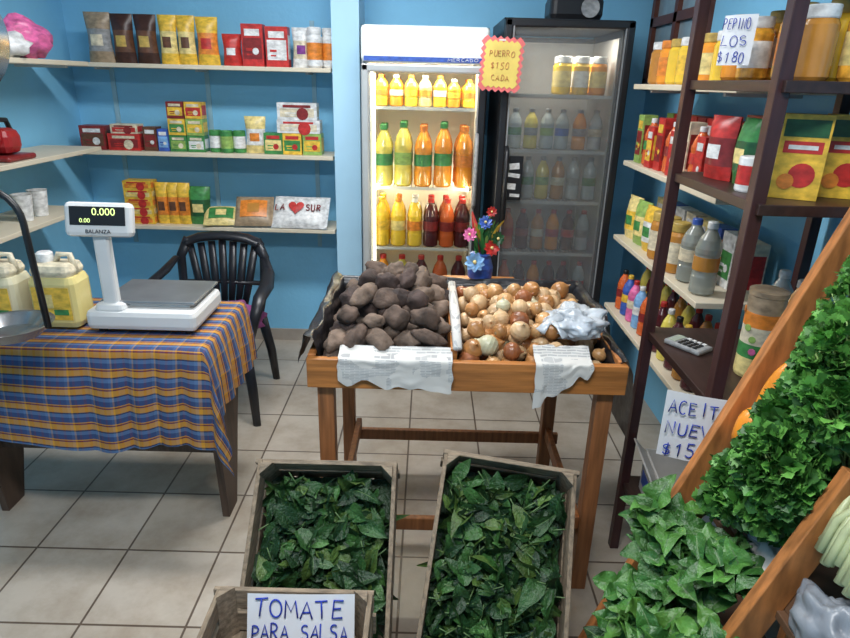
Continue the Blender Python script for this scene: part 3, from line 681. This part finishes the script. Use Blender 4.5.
# ---------------------------------------------------------------- cloth table
def plaid():
    m=bpy.data.materials.new('plaid_cloth'); m.use_nodes=True; nt=m.node_tree;N=nt.nodes;L=nt.links;b=N['Principled BSDF']
    uv=N.new('ShaderNodeUVMap'); sp=N.new('ShaderNodeSeparateXYZ'); L.new(uv.outputs[0],sp.inputs[0])
    def stripes(out,per,stops):
        a=N.new('ShaderNodeMath'); a.operation='DIVIDE'; a.inputs[1].default_value=per; L.new(out,a.inputs[0])
        f=N.new('ShaderNodeMath'); f.operation='FRACT'; L.new(a.outputs[0],f.inputs[0])
        r=N.new('ShaderNodeValToRGB'); r.color_ramp.interpolation='CONSTANT'; e=r.color_ramp.elements
        e[0].position=0; e[0].color=(*stops[0][1],1); e[1].position=stops[1][0]; e[1].color=(*stops[1][1],1)
        for p,c in stops[2:]: q=e.new(p); q.color=(*c,1)
        L.new(f.outputs[0],r.inputs[0]); return r.outputs[0]
    bl=(.03,.06,.17); ye=(.62,.29,.025); ma=(.16,.025,.03); li=(.09,.17,.32); dk=(.02,.03,.07)
    A=stripes(sp.outputs[1],.062,[(0,bl),(.22,li),(.42,dk),(.5,ye),(.8,ma),(.88,ye),(.94,bl)])
    B=stripes(sp.outputs[0],.075,[(0,bl),(.25,ma),(.36,bl),(.58,li),(.7,ye),(.78,dk),(.9,ma)])
    mx=N.new('ShaderNodeMix'); mx.data_type='RGBA'; mx.inputs[0].default_value=.27; L.new(A,mx.inputs[6]); L.new(B,mx.inputs[7])
    L.new(mx.outputs[2],b.inputs['Base Color']); b.inputs['Roughness'].default_value=.85
    nz=N.new('ShaderNodeTexNoise'); nz.inputs['Scale'].default_value=300; bp=N.new('ShaderNodeBump'); bp.inputs['Strength'].default_value=.2; L.new(nz.outputs[0],bp.inputs['Height']); L.new(bp.outputs[0],b.inputs['Normal'])
    return m
XA,XB_,YA,YBk,ZT=-1.80,-.765,1.93,2.42,.775
k=MB(); twd=mk('trestle_wood',(.075,.045,.03),.6,var=.35,scale=6,stretch=(14,4,1))
k.box(((XA+XB_)/2,(YA+YBk)/2,ZT-.018),(XB_-XA-.01,YBk-YA-.01,.03),twd)
for xx in(-.775,-1.66):
    k.add([(xx-.014,1.97,.74),(xx-.014,2.36,.74),(xx-.014,2.13,0),(xx-.014,2.03,0),(xx+.014,1.97,.74),(xx+.014,2.36,.74),(xx+.014,2.13,0),(xx+.014,2.03,0)],
      [(0,1,2,3),(7,6,5,4),(0,4,5,1),(1,5,6,2),(2,6,7,3),(3,7,4,0)],twd)
k.box((-1.225,2.08,.3),(.86,.03,.05),twd)
ct_=k.obj('counter_table')
pm_=plaid(); nu,nv=110,70; vs=[];uvs=[]
for j in range(nv+1):
    for i in range(nu+1):
        u=XA+(XB_+.26-XA)*i/nu; v=YA-.36+(YBk-YA+.36)*j/nv
        du=max(0,u-XB_); dv=max(0,YA-v)
        n_=noise.noise(Vector((u*4,v*4,0)))
        if du==0 and dv==0: p=(u,v,ZT+.003)
        else:
            h=math.hypot(du,dv); mn=min(du,dv)
            fold=.024*math.sin(u*20+2*math.sin(u*7))*min(1,dv/.15) if dv>0 else 0
            fold2=.02*math.sin(v*25)*min(1,du/.15) if du>0 else 0
            rnd=min(h,.012)
            x=min(u,XB_)+ (rnd+.008*min(1,du/.05)+abs(fold2)+.2*mn+.06*du if du>0 else 0)
            y=max(v,YA)- (rnd+abs(fold)+.2*mn+.08*dv if dv>0 else 0)
            z=ZT+.003-max(0,h-.006)*(1.02)+.012*n_*min(1,h*5)
            if dv>0: z+= .06*noise.noise(Vector((u*2.2,0,3)))*dv/.36
            p=(x,y,z)
        vs.append(p); uvs.append((u+.006*n_,v+.006*n_))
fs=[(j*(nu+1)+i,j*(nu+1)+i+1,(j+1)*(nu+1)+i+1,(j+1)*(nu+1)+i) for j in range(nv) for i in range(nu)]
me=bpy.data.meshes.new('tablecloth'); me.from_pydata(vs,[],fs); ul=me.uv_layers.new(name='UVMap')
for l in me.loops: ul.data[l.index].uv=uvs[l.vertex_index]
for p in me.polygons: p.use_smooth=True
me.materials.append(pm_); o=bpy.data.objects.new('plaid_tablecloth',me); sc.collection.objects.link(o)
o.parent=ct_; o.location=-Vector(ct_.location)
z=ZT+.006; k=MB()
bx0,bx1,by0,by1=-1.2,-.81,2.03,2.33; mx_=(bx0+bx1)/2; my_=(by0+by1)/2
for xx in(bx0+.04,bx1-.04):
    for yy in(by0+.04,by1-.04): k.lathe([(.016,0),(.016,.014)],(xx,yy,z),P('black'),10)
k.rbox((mx_,my_,z+.05),(bx1-bx0,by1-by0,.074),whitepl,.02)
k.rbox((mx_+.01,my_+.02,z+.093),(.30,.23,.014),whitepl,.006)
k.rbox((mx_+.015,my_+.02,z+.107),(.34,.26,.012),mk('scale_plate',(.3,.31,.32),.35,.7),.005)
px_=-1.115; py_=by0+.045
k.rbox((px_,py_,z+.2),(.055,.035,.33),whitepl,.012)
k.rbox((px_,py_,z+.06),(.11,.07,.1),whitepl,.02)
T=Matrix.Translation((px_+.01,py_-.01,z+.405))@Matrix.Rotation(math.radians(-12),4,'X')@Matrix.Rotation(math.radians(8),4,'Z')
k.rbox((0,0,0),(.215,.05,.115),whitepl,.016,M=T)
k.box((0,-.0262,.012),(.175,.002,.062),P('black'),M=T)
sco=k.obj('digital_scale')
led=mk('led_green',(.7,.85,.3),.4,var=0,emit=1.2)
def on(body,x,z_,s,m):
    o=text(None,body,(0,0,0),s,m,None); o.parent=sco; o.matrix_local=Matrix.Translation(-Vector(sco.location))@T@Matrix.Translation((x,-.028,z_))@Matrix.Rotation(math.pi/2,4,'X')
on('0.000',.02,.025,.034,led); on('0.00',-.04,-.004,.02,led); on('BALANZA',0,-.04,.018,inkblack)
def jug(x,y,z,name,body):
    k=MB(); ym=body
    k.rbox((x,y,z+.1),(.17,.13,.2),ym,.03); k.rbox((x,y,z+.21),(.15,.115,.06),P('cream'),.028)
    k.box((x,y-.066,z+.1),(.13,.003,.12),P('yellow')); k.box((x-.02,y-.068,z+.11),(.05,.003,.05),P('lyellow')); k.box((x+.03,y-.068,z+.07),(.05,.003,.02),P('green'))
    k.lathe([(.028,0),(.028,.03),(.022,.035)],(x-.035,y,z+.238),P('white'),14)
    k.tube([(x+.0,y,z+.23),(x+.015,y,z+.265),(x+.055,y,z+.265),(x+.07,y,z+.2)],.011,P('cream'),8)
    k.obj(name)
jug(-1.32,2.12,ZT+.006,'oil_jug',mk('oil_jug_pale',(.72,.6,.24),.25,var=.1,coat=.3)); jug(-1.52,2.1,ZT+.006,'oil_jug',mk('oil_jug_cream',(.68,.62,.42),.3,var=.1,coat=.2))
k=MB(); hx,hy,hz=-1.265,1.75,1.73
T=TM(hx,hy,hz)@Matrix.Rotation(math.pi/2,4,'X')
k.lathe([(.15,-.03),(.155,-.02),(.155,.03),(.145,.038),(.135,.034)],(0,0,0),steel,40,M=T)
k.lathe([(.136,.0),(.136,.0345)],(0,0,0),mk('dial_face',(.8,.82,.8),.3,var=.02),40,M=T)
for i in range(20):
    a=i*math.pi/10; k.box((.115*math.cos(a),.115*math.sin(a),.036),(.02,.004,.002),inkblack,rot=(0,0,a),M=T)
k.box((.03,.03,.038),(.09,.006,.002),P('red'),rot=(0,0,.8),M=T)
k.tube([(hx,hy,hz+.15),(hx,hy,2.62)],.006,steel); k.lathe([(.03,0),(.03,.03)],(hx,hy,2.62),steel,12)
k.tube([(hx,hy,hz-.15),(hx,hy,hz-.36)],.006,steel)
arch=[(hx-.105*math.cos(t_),hy,1.24+.1*math.sin(t_)) for t_ in [math.pi*i/12 for i in range(13)]]
k.tube([(hx-.115,hy,.92)]+arch+[(hx+.115,hy,.92)],.010,P('black'),8)
k.lathe([(.02,-.05),(.08,-.035),(.115,0),(.12,.004),(.11,.002),(.075,-.028),(.001,-.04)],(hx,hy,.925),steel,32)
k.obj('hanging_dial_scale')

# ---------------------------------------------------------------- chair
k=MB(); cx_,cy_=-1.10,2.98
def seat(u,v):
    x=(u-.5)*(.46-.06*v); y=(v-.5)*.44; z=.43-.02*math.sin(math.pi*u)*math.sin(math.pi*v)-.03*max(0,.15-v)*4
    return (cx_+x,cy_+y,z)
k.grid(seat,14,12,chairpl); k.grid(lambda u,v:tuple(Vector(seat(1-u,v))-Vector((0,0,.012))),14,12,chairpl)
for s_ in(-1,1):
    k.tube([(cx_+s_*.22,cy_-.2,.43),(cx_+s_*.25,cy_-.23,.2),(cx_+s_*.265,cy_-.25,0)],[.03,.026,.02],chairpl,8,.6)
    k.tube([(cx_+s_*.2,cy_+.2,.43),(cx_+s_*.23,cy_+.25,.2),(cx_+s_*.24,cy_+.28,0)],[.03,.026,.02],chairpl,8,.6)
    k.tube([(cx_+s_*.235,cy_-.2,.42),(cx_+s_*.28,cy_-.2,.56),(cx_+s_*.295,cy_-.14,.645),(cx_+s_*.295,cy_+.0,.66),(cx_+s_*.27,cy_+.14,.69),(cx_+s_*.235,cy_+.22,.74)],[.026,.026,.032,.036,.034,.024],chairpl,8,.5)
    k.tube([(cx_+s_*.19,cy_+.2,.43),(cx_+s_*.22,cy_+.235,.6),(cx_+s_*.225,cy_+.255,.74),(cx_+s_*.18,cy_+.27,.83)],[.024,.024,.026,.03],chairpl,8,.6)
k.tube([(cx_-.2,cy_+.265,.80)]+[(cx_+.2*math.sin(a),cy_+.275,.795+.055*math.cos(a)) for a in(-1.2,-.7,-.3,0,.3,.7,1.2)]+[(cx_+.2,cy_+.265,.80)],.036,chairpl,8,.6)
for i in range(7):
    a=(i-3)/3
    k.tube([(cx_+a*.1,cy_+.21,.43),(cx_+a*.14,cy_+.24,.62),(cx_+a*.175,cy_+.27,.83-.03*abs(a))],[.016,.022,.02],chairpl,6,.5)
k.tube([(cx_-.2,cy_+.235,.6),(cx_,cy_+.25,.6),(cx_+.2,cy_+.235,.6)],.02,chairpl,6,.6)
k.obj('plastic_armchair')
k=MB(); k.blob((cx_+.12,cy_+.02,.49),(.13,.12,.06),mk('purple_fabric',(.22,.05,.17),.8,var=.3),.3,2,nu=22,nv=14,seed=8); k.obj('folded_jacket')

# ---------------------------------------------------------------- right side shelving
for z in(1.66,1.32,.96,.60): wallshelf('side_shelf',.93,1.245,2.02,3.05,z,axis='y')
k=MB()
for xx in(.745,1.2):
    for yy in(1.42,1.92): k.box((xx,yy,1.2),(.032,.032,2.4),darkpost)
zs=(1.93,1.67,1.41,.895,.30)
for z in zs: k.box((.975,1.67,z-.0125),(.47,.56,.025),darkwood)
rk=k.obj('display_rack',bevel=.002)
random.seed(33)
RZ=-math.pi/2
k=MB(); pep=mk('pickled_peppers',(.75,.33,.04),.2,var=.5,scale=45,coat=.5)
for i,y in enumerate((1.47,1.56,1.65,1.74,1.83)):
    for j,x in enumerate((.83,.93,1.04)):
        if i==2 and j==0: continue
        jar(k,x,y,1.671,.037,.15+.012*((i+j)%3),pep if (i+j)%2 else P(['amber','orangej','yellowj'][(i+j)%3]),P('gold' if (i+j)%3 else 'white'),P(['white','lyellow','orange'][(i*2+j)%3]) if (i+j)%2 else None,20)
k.obj('preserve_jars')
k=MB()
for i in range(5):
    for j in range(2): jar(k,.86+.1*j,1.5+.085*i,1.931,.038,.15,P('cream'),P('dbrown'),P('white'))
k.obj('mayonnaise_jars')
k=MB()
for (xx,yy,rz_,cc) in((.87,1.50,-.5,'green'),(.99,1.53,-.4,'green'),(1.1,1.56,-.4,'green')):
    Tt=TM(xx,yy,1.411,rz_); w_,d_,h_=.1,.06,.19
    k.box((0,0,h_/2),(w_,d_,h_),P('yellow'),M=Tt)
    k.box((0,-d_/2-.0006,h_*.84),(w_*.9,.001,h_*.2),P('dgreen'),M=Tt)
    k.box((0,-d_/2-.0006,h_*.62),(w_*.8,.001,h_*.14),P('red'),M=Tt)
    k.lathe([(.028,0),(.028,.001)],(0,0,0),P('red'),18,M=Tt@Matrix.Translation((0.008,-.0305,.055))@Matrix.Rotation(math.pi/2,4,'X'))
    k.lathe([(.018,0),(.018,.001)],(0,0,0),P('orange'),18,M=Tt@Matrix.Translation((-.022,-.0315,.04))@Matrix.Rotation(math.pi/2,4,'X'))
    k.box((0,-d_/2-.002,h_*.62),(w_*.6,.001,h_*.05),P('white'),M=Tt)
    k.box((-w_/2-.0006,0,h_*.5),(.001,d_*.8,h_*.6),P('lyellow'),M=Tt)
k.obj('tomato_sauce_cartons')
k=MB()
bag(k,.82,1.80,1.411,.12,.17,.06,P('red'),P('dred'),P('white'),rz=RZ+.2)
bag(k,.84,1.68,1.411,.11,.17,.06,P('green'),P('dgreen'),P('lyellow'),rz=RZ)
carton(k,.95,1.83,1.411,.14,.17,.06,P('red'),P('dred'),rz=RZ)
carton(k,.95,1.68,1.411,.12,.18,.06,P('green'),P('lgreen'),rz=RZ)
can(k,.8,1.58,1.411,.03,.085,P('white'),P('red'))
k.obj('noodle_packets')
k=MB()
for i in range(9):
    for j in range(2): jar(k,1.0+.1*j,2.08+.108*i,1.661,.043,.17,P(['amber','yellowj','yellowj','orangej'][(i+j)%4]),P(['gold','orange','white'][i%3]),P(['lyellow','orange','yellow'][i%3]) if i%2 else None)
k.obj('pickle_jars')
k=MB()
for i in range(11):
    c=['red','dred','red','red','cream','red','dred','red','yellow','green','lgreen'][i]; y=2.08+.088*i
    if i%3==0: bottle(k,.99,y,1.321,.034,.2,P('redj'),P('white'),P(c))
    elif i%3==1: carton(k,.99,y,1.321,.075,.21,.06,P(c),P('dred'),P('yellow'),rz=RZ)
    else: carton(k,.98,y,1.321,.07,.17,.06,P('red'),P(c),P('white'),rz=RZ)
    carton(k,1.12,y,1.321,.075,.22,.07,P('red' if i%2 else c),P('red'),rz=RZ)
k.obj('sauce_bottles')
k=MB()
for i in range(3): bag(k,1.0,2.98-.13*i,.961,.12,.2,.07,P(['lyellow','lgreen','yellow'][i]),P(['yellow','lyellow','white'][i]),P('green'),rz=RZ+.2)
for i in range(3): jar(k,.99,2.6-.1*i,.961,.042,.2,P(['amber','brown','amber'][i]),P('gold'),P('cream'))
clr=mk('clear_pet',(.5,.53,.48),.12,var=.1,trans=.5)
bottle(k,1.0,2.28,.961,.045,.24,clr,P('blue'),P('cream'),18); bottle(k,.99,2.13,.961,.044,.26,clr,P('white'),P('amber'),18)
for i in range(8): carton(k,1.13,2.1+.12*i,.961,.1,.2,.06,P(['cream','white','blue','lyellow'][i%4]),P(['red','green','orange','white'][i%4]),rz=RZ)
k.obj('cleaning_bottles')
k=MB()
for i in range(11):
    y=2.08+.088*i
    bottle(k,.99,y,.601,.032,.22 if i<6 else .2,P(['wine','amber','wine','limej','wine','amber','redj','lblue','pink','blue','redj'][i]),P(['red','yellow','black','white'][i%4]),P(['cream','yellow','dred','white'][i%4]))
    bottle(k,1.1,y,.601,.032,.23,P(['wine','limej','amber'][i%3]),P('red'),P(['white','yellow'][i%2]))
k.obj('vinegar_bottles')
k=MB(); x,y,z=.93,1.60,.896
k.lathe([(.045,0),(.048,.01),(.048,.06)],(x,y,z),P('lyellow'),20); k.lathe([(.0485,.06),(.0485,.1)],(x,y,z),P('green'),20); k.lathe([(.048,.1),(.048,.15)],(x,y,z),P('cream'),20); k.lathe([(.0485,.15),(.0485,.19)],(x,y,z),P('orange'),20)
k.lathe([(.048,.19),(.048,.235),(.05,.237),(.05,.25),(.04,.252)],(x,y,z),P('tan'),20)
for i in range(14):
    a=R(0,6.28); k.lathe([(.01,0),(.01,.002)],(0,0,0),P(cols[i%8]),8,M=Matrix.Translation((x+.048*math.cos(a),y+.048*math.sin(a),z+R(.03,.2)))@Matrix.Rotation(a,4,'Z')@Matrix.Rotation(math.pi/2,4,'Y'))
k.obj('biscuit_tin')
k=MB(); T=TM(.82,1.78,.8955,.6)
k.rbox((0,0,.008),(.075,.125,.016),P('grey'),.006,M=T); k.box((0,.04,.0168),(.06,.025,.002),mk('lcd',(.35,.4,.33),.2),M=T)
for i in range(4):
    for j in range(4): k.box((-.025+.0165*i,.012-.017*j,.0172),(.011,.011,.004),P('black' if i<3 else 'white'),M=T)
k.obj('calculator')
k=MB()
for i in range(4): bottle(k,1.08,1.5+.1*i,.896,.04,.25,P(['limej','clear','amber','clear'][i]),P('white'),P(['green','white','yellow','blue'][i]))
k.obj('detergent_bottles')
def papersign(name,c,w,h,rz,lines,rr):
    M=Matrix.Translation(c)@Matrix.Rotation(rz,4,'Z'); k=MB(); k.M=M
    k.grid(lambda u,v:((u-.5)*w,-.006*math.sin(u*3.14)-.004*(1-v),(v-.5)*h),8,8,paper)
    n=len(lines)
    for i,t in enumerate(lines):
        hh=h/n*.6; hand(k,t,-w*.44,h/2-(i+.84)*h/n,hh,w*.86,inkblue,rr,y=-.0125)
    return k.obj(name)
papersign('oil_price_sign',(.708,1.40,.83),.17,.19,-.35,['ACEITE','NUEVE','$1500'],.0018)
papersign('jar_price_sign',(.725,1.62,1.758),.08,.11,-.9,['PEPINO','LOS','$180'],.0011)
k=MB(); cb=mk('cardboard_white',(.5,.48,.45),.7)
T=TM(.9,1.72,.301,-.1)
for a in(-.125,.125): k.box((a,0,.08),(.006,.3,.16),cb,M=T)
for yy in(-.15,.15): k.box((0,yy,.08),(.25,.006,.16),cb,M=T)
k.box((0,0,.003),(.25,.3,.006),cb,M=T); k.box((-.129,0,.06),(.002,.26,.05),P('blue'),M=T); k.box((0,-.154,.06),(.2,.002,.05),P('blue'),M=T)
k.box((-.15,0,.175),(.006,.29,.07),cb,rot=(0,-.7,0),M=T)
k.obj('cardboard_box')

# ---------------------------------------------------------------- slanted vegetable stand
def S(z,y,off=0): return Vector((.415+.355*z-.942*off,y,z+.335*off))
k=MB(); ang=math.atan(.355)
def plank(z0,z1,y,w,th,mat):
    a,b=S(z0,y),S(z1,y); n=Vector((-.942,0,.335)); vs=[]
    for p in(a,b):
        for o1,yy in((-w/2,-th/2),(w/2,-th/2),(w/2,th/2),(-w/2,th/2)): vs.append(p+n*o1+Vector((0,yy,0)))
    k.add(vs,[(0,1,2,3),(7,6,5,4),(0,4,5,1),(1,5,6,2),(2,6,7,3),(3,7,4,0)],mat)
plank(.0,1.75,1.30,.06,.028,slant); plank(.0,1.02,.93,.06,.028,slant); plank(0,1.75,.45,.07,.028,slant)
bk=mk('stand_back_wood',(.12,.06,.03),.6,var=.3)
for i,z0 in enumerate((.12,.42,.72,1.02,1.32)):
    a=S(z0,.875,-.03)
    k.box((a.x+.12,.875,z0-.01),(.26,.84,.018),bk)
    f=S(z0+.02,.875,-.045); k.box((f.x,.855,z0+.02),(.018,.78,.05),bk,rot=(0,ang,0))
for yy in(1.3,.45): k.box((1.03,yy,.87),(.04,.03,1.74),slant)
k.obj('slanted_vegetable_stand',bevel=.002)
random.seed(44)
# greens stay inside the rack's sloping face (they bulge out more towards the open middle of each bay)
def inside(p):
    off=-((p.x-(.415+.355*p.z))*.942)
    if .87<p.z<1.12 and p.y>1.15 and p.x<.86: return False
    return off < .0+.55*max(0,1.27-p.y) and p.y<1.278
def parsley(name,cs,mats,szr=(.012,.024)):
    mb=MB()
    for (c,rd,n,stemdir) in cs:
        c=Vector(c); sd=Vector(stemdir)
        base=c+sd
        for i in range(n):
            d=Vector((random.gauss(0,1),random.gauss(0,1),random.gauss(0,1))).normalized(); rr=R(.4,1)**.5*(1+.35*noise.noise(d*2.5+c*5))
            p=c+Vector((d.x*rd[0],d.y*rd[1],d.z*rd[2]))*rr
            if not inside(p): continue
            dd=(d+Vector((R(-.6,.6),R(-.6,.6),R(-.3,.5)))).normalized()
            mb.frond(p,dd,d+Vector((R(-.6,.6),R(-.6,.6),.4)),R(*szr),random.choice(mats))
            if i%7==0: mb.tube([base+Vector((R(-.015,.015),R(-.015,.015),0)),(base+p)/2+Vector((R(-.02,.02),R(-.02,.02),.015)),p],.0016,stemg,4)
    return mb.obj(name)
parsley('parsley_bunch',[(S(1.26,1.15,.02),(.09,.09,.11),2200,(.05,-.03,-.2)),(S(1.16,1.07,.05),(.08,.08,.1),1800,(.06,0,-.18)),(S(1.36,1.12,.02),(.08,.09,.08),1200,(.05,0,-.15)),(S(1.1,1.0,.05),(.07,.07,.08),900,(.05,0,-.15))],(pg1,pg2,pg3,pg1))
parsley('celery_leaves_bunch',[(S(.98,1.09,.03),(.08,.07,.1),1900,(.08,0,-.15)),(S(.95,1.02,.06),(.07,.07,.09),1500,(.08,0,-.15)),(S(.83,1.14,.03),(.07,.09,.06),1300,(.08,0,-.1)),(S(.86,1.04,.03),(.05,.06,.05),600,(.08,0,-.1))],(pg2,pg1,pg3,pg3),(.014,.028))
k=MB(); sq=mk('squash_orange',(.8,.27,.02),.35,var=.15,scale=8)
k.blob(S(1.02,1.235,-.012),(.034,.03,.1),sq,.05,1.4,(0,.34,0),20,14,seed=3); k.blob(S(.93,1.235,-.008),(.042,.036,.06),sq,.05,1.4,(0,.35,0),20,14,seed=6)
k.tube([S(1.12,1.235,-.012),S(1.15,1.235,-.005)],[.01,.007],stemg); k.obj('butternut_squash')
def bigleaves(name,cs,mats,Lr,wav=.12,ribm=rib):
    mb=MB()
    for (c,rd,n) in cs:
        c=Vector(c)
        for i in range(n):
            a=R(0,6.28); e=R(-.2,1.1); d=Vector((math.cos(a)*math.cos(e),math.sin(a)*math.cos(e),math.sin(e)))
            d=(d+Vector((-.35,-.15,.0))).normalized()
            p=c+Vector((R(-1,1)*rd[0],R(-1,1)*rd[1],R(-1,1)*rd[2]))*.8; L=R(*Lr)
            mb.leaf(p,d,Vector((R(-.3,.3)-.5,R(-.3,.3)-.3,1)),L,L*R(.6,.85),random.choice(mats),ribm if R(0,1)<.5 else mats[0],R(.1,.8),R(.1,.7),wav,nr=8)
    return mb.obj(name)
bigleaves('spinach_bunch',[(S(.64,1.2,.05),(.06,.06,.06),85),(S(.6,1.1,.05),(.06,.07,.06),70),(S(.7,1.05,.01),(.07,.07,.06),60)],(b1,b2m,g2,b1),(.045,.085))
lt=mk('lettuce_green',(.085,.22,.035),.45,var=.35,scale=14,bump=.5,bscale=60)
bigleaves('lettuce_heads',[(S(.52,1.0,.06),(.06,.08,.05),85),(S(.46,1.14,.05),(.06,.06,.06),65),(S(.58,.9,.06),(.06,.05,.05),60)],(lt,b2m,b1,b1),(.045,.085),.16)
bigleaves('chard_bunch',[(S(.3,1.12,.03),(.05,.08,.06),45),(S(.3,.95,.04),(.06,.08,.06),45)],(b1,b2m,g3),(.06,.1),.12)
k=MB()
k.grid(lambda u,v:(S(.76,1,.0).x-.0+.05*v+.01*noise.noise(Vector((u*6,v*3,2))),.955+.12*u,.775+.02*math.sin(v*3)+.012*noise.noise(Vector((u*5,v*5,7)))+.02*u-.05*(1-v)),14,8,nm)
k.obj('newspaper_lining')
k=MB(); pal=mk('stalk_pale',(.55,.6,.33),.4,var=.25,scale=16)
for i in range(16):
    yy=.79+.009*i; b0=S(.87,yy,-.0)+Vector((R(-.012,.012),0,R(-.01,.02)))
    k.tube([b0,b0+Vector((.02,.01,.06)),b0+Vector((.05,R(-.01,.03),.12))],[.009,.008,.005],pal,8)
k.obj('leek_bundle')
k=MB(); gb=mk('grey_plastic_bag',(.22,.24,.27),.35,var=.15,scale=14,bump=.5,bscale=22)
k.blob(S(.79,.80,-.01),(.045,.085,.06),gb,.2,2.0,(0,.2,0),50,34,seed=9,amp2=.05); k.obj('grey_produce_bag')

# ---------------------------------------------------------------- lights
def added_fixture(name,x,y,e,ln=1.2):  # unseen tube fixture, added above the view to house a room-filling area light
    k=MB(); k.rbox((x,y,ZC-.03),(ln+.06,.12,.05),whitepl,.01)
    for dy in(-.03,.03): k.tube([(x-ln/2,y+dy,ZC-.07),(x+ln/2,y+dy,ZC-.07)],.014,mk('added_tube_glow',(.96,.99,1),.4,var=0,emit=6))
    o=k.obj(name); arealight(name+'_light',(x,y,ZC-.1),(0,0,0),ln,.25,e,(.98,.99,1),o)
added_fixture('added_ceiling_lamp',-.4,2.4,39); added_fixture('added_ceiling_lamp',-.2,.5,42)
w=bpy.data.worlds.new('world'); sc.world=w; w.use_nodes=True
w.node_tree.nodes['Background'].inputs[0].default_value=(.75,.85,1,1); w.node_tree.nodes['Background'].inputs[1].default_value=.4

# ---------------------------------------------------------------- camera
cam=bpy.data.cameras.new('camera'); cam.lens=26.26; cam.sensor_width=36; cam.clip_start=.05
co=bpy.data.objects.new('camera',cam); sc.collection.objects.link(co)
co.matrix_world=Matrix.Translation((0,0,1.65))@Matrix.Rotation(math.radians(69),4,'X')@Matrix.Rotation(math.radians(1.5),4,'Z')
sc.camera=co
